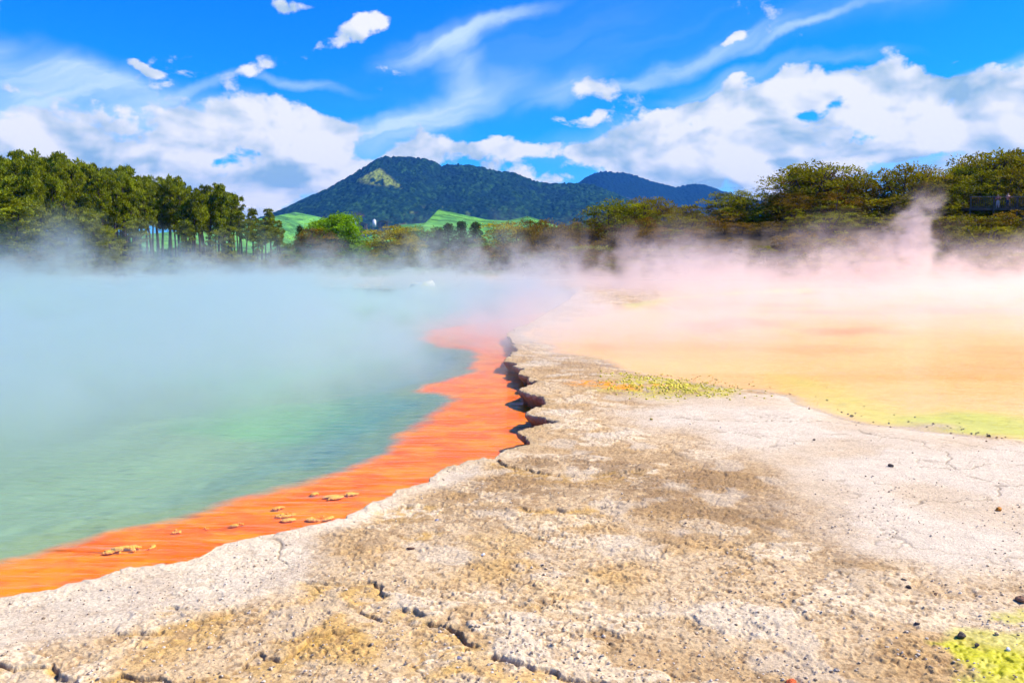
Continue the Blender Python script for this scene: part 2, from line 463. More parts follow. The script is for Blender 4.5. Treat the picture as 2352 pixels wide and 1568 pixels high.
ochre3 = mk([(1050, 1200), (1300, 1240), (1500, 1330), (1450, 1420), (1200, 1400), (1050, 1300)], .3, seed=17)
moss = mk([(2135, 1475), (2215, 1443), (2352, 1452), (2700, 1470), (2700, 1720), (2160, 1720), (2190, 1600), (2225, 1540), (2180, 1500)], .05, seed=18, namp=1.6, nscale=5)
moss2 = mk([(2270, 1420), (2360, 1395), (2600, 1400), (2600, 1440), (2352, 1440)], .05, seed=19, namp=1.5, nscale=5)
oran = mk([(1310, 872), (1420, 876), (1530, 884), (1440, 892), (1320, 884)], .22, seed=20, namp=1.4)
yelg = mk([(1440, 862), (1560, 866), (1680, 885), (1640, 905), (1500, 910), (1400, 895)], .5, seed=21, namp=1.2)
rough = np.clip(1 - .85 * pale - .6 * palel, 0.06, 1) * (1 - sstep(pal_s, -.3, .3))

n_big = fbm(x * .55, y * .55, 4, 3); n_mid = fbm(x * 2.3, y * 2.3, 4, 4)
n_f = fbm(x * 13, y * 15, 4, 5); n_ff = vn(x * 38, y * 38, 6) * .6 + vn(x * 71, y * 71, 7) * .4
fade = 1 - sstep(y, 40, 70)
z = .2 + .05 * (n_big - .5) + .03 * (n_mid - .5) * rough
crust = sstep(np.abs(n_f - .5), .0, .16)                       # thin sunken veins between crust plates
pit = sstep(n_f * .65 + n_ff * .35, .36, .52)
patch = sstep(n_mid, .38, .6)
z = z - (.004 + .007 * patch) * (1 - pit) * rough + .008 * (n_ff - .5) * (rough + .1) + .005 * (n_f - .5) * rough
plate = sstep(fbm(x * 1.5 + 40, y * 2.4, 3, 90), .60, .63) * (1 - pale)   # smoother raised plates
z = z + plate * .008
# stepped fissures: the far side is an upstanding crust, the near side sunk
Z7 = lambda a, b: ((1300 + a / 1.68) / 1.63265, (1700 + b / 1.68) / 1.63265)
ZL = lambda a, b: ((a / 1.68) / 1.63265, (1700 + b / 1.68) / 1.63265)
Z8 = lambda a, b: ((2500 + a / 1.2448) / 1.63265, (1300 + b / 1.2448) / 1.63265)
fiss = [([Z7(120, 965), Z7(170, 1000), Z7(230, 1045), Z7(300, 1060)], .05, .035), ([Z7(330, 985), Z7(400, 1000), Z7(480, 1030)], .05, .035),
        ([Z7(440, 1075), Z7(520, 1075), Z7(600, 1080), Z7(640, 1110), Z7(700, 1160), Z7(800, 1230)], .055, .04), ([Z7(900, 1290), Z7(1000, 1310), Z7(1100, 1330), Z7(1200, 1355), Z7(1300, 1380), Z7(1450, 1420), Z7(1620, 1443), Z7(1800, 1500)], .05, .035),
        ([Z7(430, 1340), Z7(520, 1300), Z7(620, 1260), Z7(700, 1250)], .035, .03), ([Z7(-260, 800), Z7(60, 820), Z7(150, 825), Z7(200, 860), Z7(200, 900)], .035, .03),
        ([ZL(780, 1120), ZL(900, 1105), ZL(1050, 1095), ZL(1200, 1080), ZL(1300, 1050), ZL(1370, 990), ZL(1450, 985)], .045, .035),
        ([ZL(1420, 1360), ZL(1550, 1310), ZL(1650, 1275), ZL(1750, 1275), ZL(1880, 1230), ZL(1950, 1160), ZL(2070, 1110), ZL(2200, 1110), ZL(2280, 1130)], .04, .035),
        ([ZL(650, 1420), ZL(700, 1395), ZL(760, 1380), ZL(830, 1390), ZL(880, 1400), ZL(960, 1410), ZL(1100, 1420), ZL(1240, 1410), ZL(1440, 1390)], .045, .04),
        ([ZL(-40, 1310), ZL(100, 1340), ZL(220, 1325), ZL(330, 1320), ZL(350, 1390), ZL(440, 1440), ZL(500, 1500)], .05, .04), ([ZL(1960, 800), ZL(2030, 860), ZL(2150, 900)], .03, .02), ([ZL(1080, 965), ZL(1180, 975)], .03, .02),
        ([(1150, 1062), (1175, 1072), (1205, 1076), (1260, 1088), (1330, 1092), (1390, 1084), (1500, 1078)], .06, .035), ([(925, 1232), (960, 1228), (1000, 1222)], .03, .02), ([(1200, 1168), (1300, 1172), (1380, 1165)], .05, .025), ([(870, 1178), (940, 1165), (1010, 1160)], .04, .02)]
groove = np.zeros(x.shape); sunk = np.zeros(x.shape)
for pts, w, dpt in fiss:
    w0 = [at(u, v, .2) for u, v in pts]; xs = [p[0] for p in w0]; ys = [p[1] for p in w0]
    sel = np.where((x > min(xs) - 1.0) & (x < max(xs) + 1.0) & (y > min(ys) - 1.0) & (y < max(ys) + .6))[0]
    wx = x[sel] + (fbm(x[sel] * 6, y[sel] * 6, 3, 61) - .5) * .16; wy = y[sel] + (fbm(x[sel] * 6, y[sel] * 6, 3, 62) - .5) * .16
    d, qx, qy = nearest(wx, wy, w0, closed=False)
    ww = w * .5 * (.35 + 1.2 * fbm(x[sel] * 3, y[sel] * 3, 3, 63))
    near_side = (wy < qy)
    g = np.where(near_side, 1 - sstep(d, ww * .4, ww * 1.6), 1 - sstep(d, 0, .008))
    groove[sel] = np.maximum(groove[sel], g * (ww / w) ** .6 * dpt / .04)
    s_ = np.where(near_side, 1 - sstep(d, 0, .55), 0) * (1 - sstep(np.abs(wx - np.mean(xs)) - (max(xs) - min(xs)) / 2, -.1, .2))
    sunk[sel] = np.maximum(sunk[sel], s_)
z = z - groove * .032 - sunk * .014
cracks = [([Z8(1120, 740), Z8(1250, 718), Z8(1400, 712), Z8(1520, 705), Z8(1560, 680), Z8(1550, 650), Z8(1700, 635)]), ([Z8(1180, 560), Z8(1330, 570), Z8(1430, 575), Z8(1480, 545), Z8(1700, 552)]), ([Z8(0, 330), Z8(300, 345), Z8(560, 350), Z8(700, 340), Z8(870, 348)]),
          ([Z8(770, 408), Z8(870, 405)]), ([Z8(1240, 420), Z8(1400, 455), Z8(1668, 495)]), ([Z8(1390, 600), Z8(1500, 625), Z8(1700, 640)]), ([Z8(120, 770), Z8(180, 735), Z8(240, 718), Z8(300, 712)]), ([ZL(1640, 515), ZL(1690, 560), ZL(1740, 620), ZL(1770, 700)]),
          ([Z8(180, 390), Z8(320, 402), Z8(430, 425)]), ([Z8(300, 645), Z8(330, 680), Z8(345, 710), Z8(420, 715)]), ([Z8(880, 380), Z8(1000, 420), Z8(1180, 440), Z8(1300, 500), Z8(1330, 570)])]
hair = np.zeros(x.shape)
for pts in cracks:
    w0 = [at(u, v, .2) for u, v in pts]; xs = [p[0] for p in w0]; ys = [p[1] for p in w0]
    sel = np.where((x > min(xs) - .5) & (x < max(xs) + .5) & (y > min(ys) - .5) & (y < max(ys) + .5))[0]
    d, _, _ = nearest(x[sel] + (fbm(x[sel] * 4, y[sel] * 4, 3, 64) - .5) * .25, y[sel] + (fbm(x[sel] * 4, y[sel] * 4, 3, 65) - .5) * .25, w0, closed=False)
    wd = .002 + y[sel] * .0010
    hair[sel] = np.maximum(hair[sel], 1 - sstep(d, wd * .5, wd * 1.5))
z = z - hair * .008
# irregular fine cracking over the pale flats
cr = 1 - sstep(np.abs(fbm(x * 1.3 + 7, y * 1.3, 4, 101) - .5), 0, .006 + .0006 * y)
hair2 = cr * sstep(fbm(x * .8, y * .8, 2, 102), .5, .62) * np.clip(pale + .4 * palel, 0, 1)
z = z - hair2 * .008
z = z - (1 - sstep(np.abs(fbm(x * 2.0 + 3, y * 3.6, 5, 111) - .5), 0, .012)) * sstep(fbm(x * 1.1, y * 1.1, 2, 112), .46, .60) * rough * .012 * (y < 30)
rim = np.exp(-((sd - .05) / .10) ** 2); z = z + rim * .015
pd = sstep(pal_s, -1.2, .6)
z = z - pd * .10 * fade
farh = far_height(x, y); bl = sstep(y, 70, 78)
z = z * (1 - bl) + farh * bl

# colour of the ground, with shade put into the fissures
def mixc(c, new, m): return c * (1 - m[:, None]) + np.array(new)[None, :] * m[:, None]
tan = np.tile(np.array([.50, .375, .22]), (len(x), 1))
c = mixc(tan, (.60, .49, .34), sstep(n_big, .45, .68))
c = mixc(c, (.55, .38, .17), sstep(n_mid, .56, .74) * .6)
c = mixc(c, (.74, .66, .53), plate * .7)
c = mixc(c, (.56, .38, .13), np.clip(ochre * .75 * sstep(n_mid, .35, .6) + ochre2 * .6 + ochre3 * .45 * sstep(n_mid, .4, .6), 0, 1))
c = mixc(c, (.27, .185, .10), np.clip(brown * sstep(n_mid * .5 + n_f * .5, .36, .56) * .78 + brown2 * sstep(n_f, .4, .58) * .6 + brown3 * .5 * sstep(n_mid, .4, .55), 0, 1))
c = mixc(c, (.66, .61, .545), np.clip(pale * (.6 + .4 * sstep(n_big, .35, .55)), 0, 1))
c = mixc(c, (.61, .56, .49), palel * .85)
c = mixc(c, (.74, .69, .59), palel * sstep(fbm(x * 1.7, y * 3, 3, 80), .5, .62) * .7)
c = mixc(c, (.30, .22, .13), (1 - pit) * rough * .45 * patch)
c = mixc(c, (.17, .12, .05), np.clip(groove, 0, 1) * .75)  # shadow under the crust overhang, painted dark into the grooves
c = mixc(c, (.58, .38, .09), sunk * .6 * sstep(n_f, .40, .6))
c = mixc(c, (.20, .17, .14), np.clip(hair * .65 + hair2 * .5, 0, 1))
hair3 = (1 - sstep(np.abs(fbm(x * 2.0 + 3, y * 3.6, 5, 111) - .5), 0, .010 + .0005 * y)) * sstep(fbm(x * 1.1, y * 1.1, 2, 112), .46, .60) * rough * (1 - .5 * palel) * (y < 30)
spk = sstep(-fbm(x * 26, y * 30, 3, 113), -.43, -.33) * rough
hair3b = hair3
c = mixc(c, (.22, .15, .08), np.clip(hair3 * .6, 0, 1)); c = mixc(c, (.28, .18, .09), spk * .55)
gray = sstep(fbm(x * 2.1 + 9, y * 2.1, 3, 82), .60, .72) * (1 - pale)
c = mixc(c, (.60, .56, .50), gray * .5)
c = mixc(c, (.50, .48, .03), yelg * sstep(n_f * .5 + n_ff * .5, .44, .56) * .9)
c = mixc(c, (.80, .32, .01), oran * sstep(n_f, .4, .55))
mm = np.clip(moss + moss2 * sstep(n_f, .4, .6), 0, 1)
c = mixc(c, (.50, .52, .012), mm * (.65 + .35 * sstep(n_mid, .4, .6))); c = mixc(c, (.60, .58, .22), mm * sstep(fbm(x * 2, y * 2, 3, 88), .50, .62) * .6)
c = mixc(c, (.66, .60, .50), rim * .5 * (1 - sstep(y, 6, 12)))
c = mixc(c, (.36, .27, .14), rim * .45 * sstep(y, 7, 10))
# palette flats: orange mud under thin water, green fringe along the margin
pin = sstep(pal_s, -.15, .35)
band = fbm(x * .05, y * .35, 4, 55)
pc = np.tile(np.array([.94, .56, .21]), (len(x), 1)); pc = mixc(pc, (.86, .58, .26), sstep(band, .45, .6)); pc = mixc(pc, (.95, .26, .10), sstep(fbm(x * .07 + 5, y * .22, 3, 56), .56, .70) * sstep(y, 19, 26)); pc = mixc(pc, (.90, .70, .50), sstep(y, 22, 34) * .5)
st1 = mk([(1540, 737), (1700, 726), (1790, 742), (1620, 758)], .9, nscale=.5); st2 = mk([(1680, 792), (1880, 784), (2080, 794), (1860, 806)], .6, nscale=.6); st3 = mk([(1850, 750), (2000, 745), (2060, 756), (1900, 762)], .8, nscale=.5); st4 = mk([(1330, 785), (1400, 780), (1450, 790), (1380, 796)], .5)
pc = mixc(pc, (.96, .70, .32), sstep(fbm(x * .12, y * .5, 4, 57), .42, .62) * .6); pc = mixc(pc, (.98, .26, .11), np.clip((st1 + st3) * .6, 0, 1)); pc = mixc(pc, (.96, .40, .10), np.clip((st2 + st4) * .5, 0, 1))
fr = np.exp(-((pal_s - .55 - (n_big - .5)) / .8) ** 2) * sstep(x, 4.2, 6)
pc = mixc(pc, (.62, .74, .12), fr * .9)
c = c * (1 - pin[:, None]) + pc * pin[:, None]
# far land: meadow green, brown scrub floor on the right bank
land = np.tile(np.array([.10, .20, .035]), (len(x), 1)); land = mixc(land, (.07, .055, .025), np.clip(sstep(x, -8, 6) * (1 - sstep(y, 150, 300)), 0, 1)); land = mixc(land, (.06, .055, .025), (1 - sstep(x, -30, -12)) * (1 - sstep(y, 110, 170)))
shore = sstep(y, 78, 84) ; c = c * (1 - shore[:, None]) + land * shore[:, None]
c = np.clip(c * (.90 + .2 * n_ff[:, None]), 0, 1)

keepv = sd > 0
idx = np.arange(nr * nc).reshape(nr, nc)
q = np.stack([idx[:-1, :-1], idx[:-1, 1:], idx[1:, 1:], idx[1:, :-1]], -1).reshape(-1, 4)
keep = keepv[q].any(1); q = q[keep]
used = np.unique(q); out = used[~keepv[used]]
ox, oy = x[out].copy(), y[out].copy()
for it in range(4):                # pull the outer ring back onto the ragged edge
    s0 = edge_sd(ox, oy); e = .01
    gx_ = (edge_sd(ox + e, oy) - s0) / e; gy_ = (edge_sd(ox, oy + e) - s0) / e
    g2 = gx_ ** 2 + gy_ ** 2 + .15
    st_ = np.clip(-s0 / g2, -.2, .2); ox += gx_ * st_; oy += gy_ * st_
X2 = x.copy(); Y2 = y.copy(); X2[out] = ox; Y2[out] = oy
z2 = z.copy(); z2[out] = np.where(y[out] < 68, .2 + .012, z[out])
remap = -np.ones(len(x), int); remap[used] = np.arange(len(used))
V = np.stack([X2[used], Y2[used], z2[used]], -1); Q = remap[q]
# skirt: the undercut face of the crust edge, going down and back under it
ed = np.concatenate([Q[:, [0, 1]], Q[:, [1, 2]], Q[:, [2, 3]], Q[:, [3, 0]]]); key = np.sort(ed, 1); kk = key[:, 0].astype(np.int64) * 10000000 + key[:, 1]
_, inv, cnt = np.unique(kk, return_inverse=True, return_counts=True)
be = ed[cnt[inv] == 1]
isout = np.zeros(len(used), bool); isout[remap[out]] = True
be = be[isout[be[:, 0]] & isout[be[:, 1]]]
bv = np.unique(be); bm_ = -np.ones(len(used), int); bm_[bv] = np.arange(len(bv))
bx_, by_ = V[bv, 0], V[bv, 1]; e = .06
s0 = nearest(bx_, by_, EDGE)
gx_ = edge_sd(bx_ + e, by_) - edge_sd(bx_ - e, by_); gy_ = edge_sd(bx_, by_ + e) - edge_sd(bx_, by_ - e); gl = np.hypot(gx_, gy_) + 1e-6; gx_ /= gl; gy_ /= gl
rows = [(-.012, .175), (.015, .13), (.07, .08), (.10, .02), (.10, -.08), (.0, -.35)]
und = .4 + 1.2 * fbm(bx_ * 2.5, by_ * 2.5, 3, 33)
parts = [V]; quads = [Q]; prev = bv.copy(); base = len(V); cols_extra = []
for k, (o_, zz) in enumerate(rows):
    jit = (fbm(bx_ * 11 + k * 3.1, by_ * 11, 3, 34 + k) - .5) * .05
    w_ = np.stack([bx_ + gx_ * (o_ * und + jit), by_ + gy_ * (o_ * und + jit), np.full(len(bv), zz) + jit * .3], -1)
    parts.append(w_); cur = base + np.arange(len(bv))
    a_, b_ = be[:, 0], be[:, 1]
    quads.append(np.stack([prev[bm_[b_]], prev[bm_[a_]], cur[bm_[a_]], cur[bm_[b_]]], -1))
    t = k / 5; cc = np.array([.36, .26, .15]) * (1 - t) + np.array([.40, .13, .04]) * t  # brown stain, reddening downwards with the orange shallows' reflection painted in
    cols_extra.append(np.tile(cc, (len(bv), 1)) * (.8 + .4 * vn(bx_ * 20, by_ * 20 + k, 2))[:, None]); prev = cur; base += len(bv)
V = np.concatenate(parts); Q = np.concatenate(quads); CC = np.concatenate([c[used] * np.array([1.03, .92, .72])] + cols_extra)
wet = np.concatenate([np.clip(pin[used] * .35 + mm[used] * .5, 0, 1), np.zeros(len(V) - len(used))])

gm, t, b = newmat('sinter_ground')
at1 = t.node('ShaderNodeAttribute', {'attribute_name': 'albedo'}); at2 = t.node('ShaderNodeAttribute', {'attribute_name': 'wet'})
g = t.n.new('ShaderNodeTexCoord'); ns = t.noise(g.outputs['Object'], 55, 5, .65); ns2 = t.noise(g.outputs['Object'], 7, 6, .6)
f = t.m('MULTIPLY', t.ramp(ns, .3, .68, .66, 1.16, 'LINEAR'), t.ramp(ns2, .3, .7, .9, 1.08, 'LINEAR'))
t.put(b.inputs['Base Color'], t.vm('SCALE', at1.outputs['Color'], scale=f))
t.put(b.inputs['Roughness'], t.ramp(at2.outputs['Fac'], 0, 1, .92, .25)); b.inputs['Specular IOR Level'].default_value = .25
bn = t.node('ShaderNodeBump', Strength=t.ramp(at2.outputs['Fac'], 0, .3, .7, .05), Distance=.012, Height=ns); bn2 = t.node('ShaderNodeBump', Strength=t.ramp(at2.outputs['Fac'], 0, .3, .5, .05), Distance=.03, Height=ns2, Normal=bn.outputs[0]); t.put(b.inputs['Normal'], bn2)
ground = mesh_np('ground', V, Q, gm, smooth=True); set_col(ground, 'albedo', CC)
set_col(ground, 'wet', np.repeat(wet[:, None], 3, 1))
tag(ground, 'pale crusted rock terrace running round the pool and on to the far land', 'ground', kind='structure')

# ------------------------------------------------------------------ pool bed: orange shelf dropping into green depth
bc, br = 420, 420
ba = np.linspace(R(-50), R(30), bc); bdv = np.arange(830, 284, -1.3); bd = 2.4 / ((bdv - 258.2) / 800); BA, BD = np.meshgrid(ba, bd); bX, bY = (np.tan(BA) * BD).ravel(), BD.ravel()
SH = [at(u, v, 0) for u, v in shelf_px]; ds, _, _ = nearest(bX, bY, SH)
ss = np.where(inside(bX, bY, SH), ds, -ds) + (fbm(bX * 1.3, bY * 1.3, 5, 91) - .5) * .6
on = sstep(ss, -.30, .12)
bz = -.035 - .30 * (1 - sstep(ss, -3.0, .3)) + .02 * (fbm(bX * 5, bY * 5, 3, 92) - .5)
shc = np.tile(np.array([.95, .175, .003]), (len(bX), 1)); shc = mixc(shc, (.97, .27, .008), sstep(fbm(bX * 2, bY * 3, 4, 93), .4, .62)); shc = mixc(shc, (.55, .09, .01), sstep(fbm(bX * 5, bY * 9, 5, 94), .56, .72) * .45)
dc = np.tile(np.array([.26, .41, .25]), (len(bX), 1)); dc = mixc(dc, (.19, .47, .20), sstep(fbm(bX * .25, bY * .25, 3, 95), .48, .68) * .7); dc = mixc(dc, (.10, .25, .27), sstep(bX, -4.5, -1) * .9)
dc = mixc(dc, (.28, .34, .08), np.exp(-((ss + .4) / .3) ** 2) * .35)
bcol = dc * (1 - on[:, None]) + shc * on[:, None]
ix = np.arange(len(bd) * bc).reshape(len(bd), bc); bq = np.stack([ix[:-1, :-1], ix[:-1, 1:], ix[1:, 1:], ix[1:, :-1]], -1).reshape(-1, 4)
bedm, t, b = newmat('pool_bed'); a1 = t.node('ShaderNodeAttribute', {'attribute_name': 'albedo'}); t.put(b.inputs['Base Color'], a1.outputs['Color']); b.inputs['Roughness'].default_value = 1; b.inputs['Specular IOR Level'].default_value = 0
bed = mesh_np('pool_bed', np.stack([bX, bY, bz], -1), bq, bedm, smooth=True); set_col(bed, 'albedo', bcol)
tag(bed, 'orange mineral shelf dropping into milky green depth of the pool', 'pool bed', kind='structure')


def watermat(name, tint, scale, strength, refl):
    m, t, b = newmat(name); t.n.remove(b)
    g = t.n.new('ShaderNodeTexCoord')
    mp = t.n.new('ShaderNodeMapping'); t.put(mp.inputs['Vector'], g.outputs['Object']); mp.inputs['Rotation'].default_value = (0, 0, R(-6)); mp.inputs['Scale'].default_value = (.46, 2.4, 1)
    n1 = t.noise(mp.outputs[0], scale, 4, .5, .4); n2 = t.noise(g.outputs['Object'], scale * .35, 2, .5)
    h = t.m('MULTIPLY', n1, t.ramp(n2, .35, .65, .75, 1.0))
    bn = t.node('ShaderNodeBump', Strength=strength, Distance=.045, Height=h)
    fr = t.node('ShaderNodeFresnel', IOR=1.33, Normal=bn.outputs[0])
    gl = t.node('ShaderNodeBsdfGlossy', Roughness=.06, Normal=bn.outputs[0]); tr = t.node('ShaderNodeBsdfTransparent', Color=(*tint, 1))
    mx = t.node('ShaderNodeMixShader', i0=t.m('MULTIPLY', fr, refl, clamp=True)); t.l.new(tr.outputs[0], mx.inputs[1]); t.l.new(gl.outputs[0], mx.inputs[2]); t.l.new(mx.outputs[0], t.n['Material Output'].inputs[0])
    return m


def sheet(name, pts, zz, mat):
    me = bpy.data.meshes.new(name); me.from_pydata([(p[0], p[1], zz) for p in pts], [], [list(range(len(pts)))]); me.materials.append(mat)
    o = bpy.data.objects.new(name, me); COL.objects.link(o); return o


pw = sheet('pool_water', [(-95, 2), (-3, 2), (1.8, 6), (3.5, 16), (26, 40), (26, 76), (-95, 76)], 0.0, watermat('pool_water', (.97, .98, .97), 3.2, 1.0, .6))
tag(pw, 'rippled steaming water of the large hot pool', 'water', kind='structure')
pw2 = sheet('palette_water', [(p[0] - .3, p[1] - 1.1) for p in PAL[1:21]] + [(75, 14), (95, 76), (8, 76), (1.2, 32)], .135, watermat('palette_water', (.99, .97, .94), 5, .12, .5))
tag(pw2, 'thin sheet of still water over the orange and yellow flats', 'water', kind='structure')

# ------------------------------------------------------------------ mountain, far ridge and green hills
def ridge_mesh(name, prof, Yr, Yf, ncol, nrow, colfn, foot, seed, crown=0.0, spur=.1, extra=3, mat=None):
    us = np.array([p[0] for p in prof]); vs = np.array([p[1] for p in prof])
    u = np.linspace(us[0], us[-1], ncol); v = np.interp(u, us, vs)
    xr = (u - 1176) / F * Yr / math.cos(PITCH) * math.cos(PITCH)
    H = CAMZ + (593 - v) / F * Yr * 1.0
    s = np.concatenate([np.linspace(0, 1, nrow), 1 + np.linspace(.03, .5, 12)])
    S, XR = np.meshgrid(s, xr, indexing='ij'); HH = np.tile(H, (len(s), 1)); UU = np.tile(u, (len(s), 1))
    Yy = Yf + (Yr - Yf) * S
    n = fbm(XR / 260 + seed, Yy / 700, 4, seed) - .5
    prof_s = np.where(S <= 1, S ** 1.15 + spur * n * np.sin(np.pi * np.clip(S, 0, 1)) * 2, 1 - (S - 1) * 1.6)
    Z = foot + (HH - foot) * prof_s
    if crown: Z = Z + crown * (np.maximum(vn(XR / 9, Yy / 14, seed + 1), vn(XR / 9 + 50.5, Yy / 14 + 33.3, seed + 2)) - .6) * np.clip((HH - foot) / 60, 0, 1)
    i = np.arange(Z.size).reshape(Z.shape); q = np.stack([i[:-1, :-1], i[:-1, 1:], i[1:, 1:], i[1:, :-1]], -1).reshape(-1, 4)
    o = mesh_np(name, np.stack([XR.ravel(), Yy.ravel(), Z.ravel()], -1), q, mat, smooth=True)
    set_col(o, 'albedo', np.clip(colfn(XR.ravel(), Yy.ravel(), Z.ravel(), UU.ravel(), S.ravel()), 0, 1))
    return o


hm, t, b = newmat('hill_cover'); a1 = t.node('ShaderNodeAttribute', {'attribute_name': 'albedo'}); g = t.n.new('ShaderNodeTexCoord')
nz = t.noise(g.outputs['Object'], .09, 4, .65)
t.put(b.inputs['Base Color'], t.vm('SCALE', a1.outputs['Color'], scale=t.ramp(nz, .35, .65, .6, 1.35, 'LINEAR'))); b.inputs['Roughness'].default_value = 1; b.inputs['Specular IOR Level'].default_value = 0


def vpx(Y, Z): return 593 - (Z - CAMZ) / Y * F      # picture height of a point at distance Y


def mcol(x, y, z, u, s):
    v = vpx(y, z)
    n1 = fbm(x / 14, y / 25, 3, 5); n2 = fbm(x / 60, y / 110, 4, 6)
    c = np.tile(np.array([.008, .028, .019]), (len(x), 1)); c = mixc(c, (.021, .062, .025), sstep(n1, .50, .68)); c = mixc(c, (.006, .020, .030), sstep(n2, .5, .7) * .6)
    # dry clearing below the summit
    top = 392 + np.abs(u - 893) * .62; bot = 424 + np.clip(u - 880, -60, 200) * .14
    cl = sstep(u, 850, 872) * (1 - sstep(u, 955, 975)) * sstep(v, top - 4, top + 2) * (1 - sstep(v, bot - 4, bot + 4)) * sstep(n2 * .5 + n1 * .5, .40, .50)
    c = mixc(c, (.17, .21, .03), cl)
    b1 = sstep(v, 485, 500) * sstep(u, 840, 880) * (1 - sstep(u, 1000, 1030)) * sstep(n2, .47, .58); c = mixc(c, (.09, .055, .030), b1 * .8)
    c = mixc(c, (.10, .14, .035), sstep(v, 470, 485) * sstep(u, 940, 1000) * (1 - sstep(u, 1080, 1120)) * sstep(n1, .5, .62) * sstep(n2, .45, .5) * .8)
    c = mixc(c, (.06, .16, .03), sstep(v, 470, 480) * (1 - sstep(u, 672, 680)) * sstep(690 - u, 0, 12))
    return c


mprof = [(560, 560), (600, 530), (640, 508), (660, 498), (681, 489), (684, 474), (692, 466), (720, 453), (750, 441), (775, 428), (800, 413), (840, 389), (868, 372), (885, 365), (893, 363), (898, 366), (940, 365), (985, 371), (1005, 378), (1018, 386), (1030, 383), (1060, 382), (1100, 387), (1140, 397), (1185, 402), (1210, 413),
         (1240, 422), (1280, 425), (1320, 424), (1360, 428), (1420, 450), (1500, 490), (1600, 540)]
mountain = ridge_mesh('mountain', mprof, 3000, 1900, 760, 230, mcol, 22, 3, crown=11, spur=.09, mat=hm)
tag(mountain, 'dark forested mountain with a dry clearing under its summit', 'mountain', kind='structure')
bprof = [(1180, 520), (1240, 470), (1290, 438), (1320, 426), (1345, 411), (1365, 401), (1382, 398), (1430, 401), (1455, 407), (1475, 414), (1510, 425), (1545, 433), (1568, 429), (1592, 426), (1620, 430), (1650, 441), (1700, 455), (1760, 468), (1900, 500), (2100, 540)]
def bcolf(x, y, z, u, s):
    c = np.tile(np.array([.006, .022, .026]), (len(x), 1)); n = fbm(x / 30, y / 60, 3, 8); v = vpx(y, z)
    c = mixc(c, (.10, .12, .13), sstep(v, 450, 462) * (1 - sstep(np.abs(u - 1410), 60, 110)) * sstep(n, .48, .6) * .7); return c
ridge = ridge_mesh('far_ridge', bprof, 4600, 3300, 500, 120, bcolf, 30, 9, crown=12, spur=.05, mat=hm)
tag(ridge, 'smooth deep blue forested ridge to the right of the mountain', 'ridge', kind='structure')
def gcol(x, y, z, u, s):
    c = np.tile(np.array([.13, .34, .055]), (len(x), 1)); n = fbm(x / 18, y / 40, 3, 12); c = mixc(c, (.09, .27, .06), sstep(n, .4, .6))
    h = sstep(fbm(x / 40, y / 16, 3, 14), .60, .64); c = mixc(c, (.02, .05, .02), h * .5); return c
gprof = [(860, 545), (900, 528), (925, 518), (980, 513), (1002, 506), (1009, 483), (1040, 489), (1075, 497), (1120, 506), (1165, 508), (1190, 503), (1210, 498), (1235, 505), (1262, 514), (1320, 535), (1420, 560)]
gprof = sorted(gprof)
gh = ridge_mesh('green_hill', gprof, 1150, 600, 260, 90, gcol, 6, 21, spur=.10, mat=hm)
tag(gh, 'bright green grazing hill at the foot of the mountain', 'hill', kind='structure')
lprof = [(380, 560), (480, 535), (560, 518), (620, 508), (655, 498), (684, 489), (740, 500), (800, 540), (860, 570)]
lh = ridge_mesh('green_slope', lprof, 1700, 700, 200, 60, gcol, 5, 27, spur=.05, mat=hm)
tag(lh, 'green pasture slope left of the mountain behind the pines', 'hill', kind='structure')

# ------------------------------------------------------------------ far buildings: a mill below the mountain
white = simple('white_cladding', (.72, .72, .72), .5, .08, .3); roofm = simple('rusty_roof', (.22, .09, .055), .6, .2, .2); wallb = simple('brown_wall', (.16, .10, .08), .8, .2, .3); glassd = simple('dark_glass', (.03, .035, .04), .2, .1, 1)
def silo(u, v, h, r, lab):
    X0, Y0, Z0 = atd(u, v, 1200); m = empty('silo', (X0, Y0, Z0))
    q = MB(); q.tube([(0, 0, 0), (0, 0, h)], [r, r], 16); q.build('tower', white, m, True)
    q = MB(); q.tube([(0, 0, h), (0, 0, h + r * .9)], [r * 1.04, r * .15], 16); q.build('roof', white, m)
    tag(m, lab, 'silo', 'white towers of the mill below the mountain')
silo(811, 520, 10, 2.6, 'taller white silo on the left of the mill below the mountain'); silo(860, 521, 9, 2.6, 'white silo on the right of the mill below the mountain')
def shed(u, v, w, d, h, lab, wm, Yd=1180):
    X0, Y0, Z0 = atd(u, v, Yd); m = empty('mill_shed', (X0, Y0, Z0), .15)
    q = MB(); q.box(-w / 2, w / 2, 0, d, -3, h); q.build('wall', wm, m)
    q = MB(); q.prism([(-w / 2 - .5, h), (0, h + w * .16), (w / 2 + .5, h), (0, h + w * .16 - .5)], -.6, d + .6); q.build('roof', roofm, m)
    q = MB(); q.box(-w * .2, w * .2, -.12, 0, 0, h * .7); q.build('door', glassd, m)
    tag(m, lab, 'shed', 'sheds of the mill below the mountain')
shed(832, 522, 13, 20, 5, 'brown mill shed with rusty roof between the two white silos', wallb); shed(880, 519, 15, 24, 6, 'wide brown mill shed right of the white silos', wallb, 1230); shed(820, 516, 6, 10, 5, 'small white mill shed beside the left silo', white, 1215)

# ------------------------------------------------------------------ trees
rng = np.random.default_rng(7)


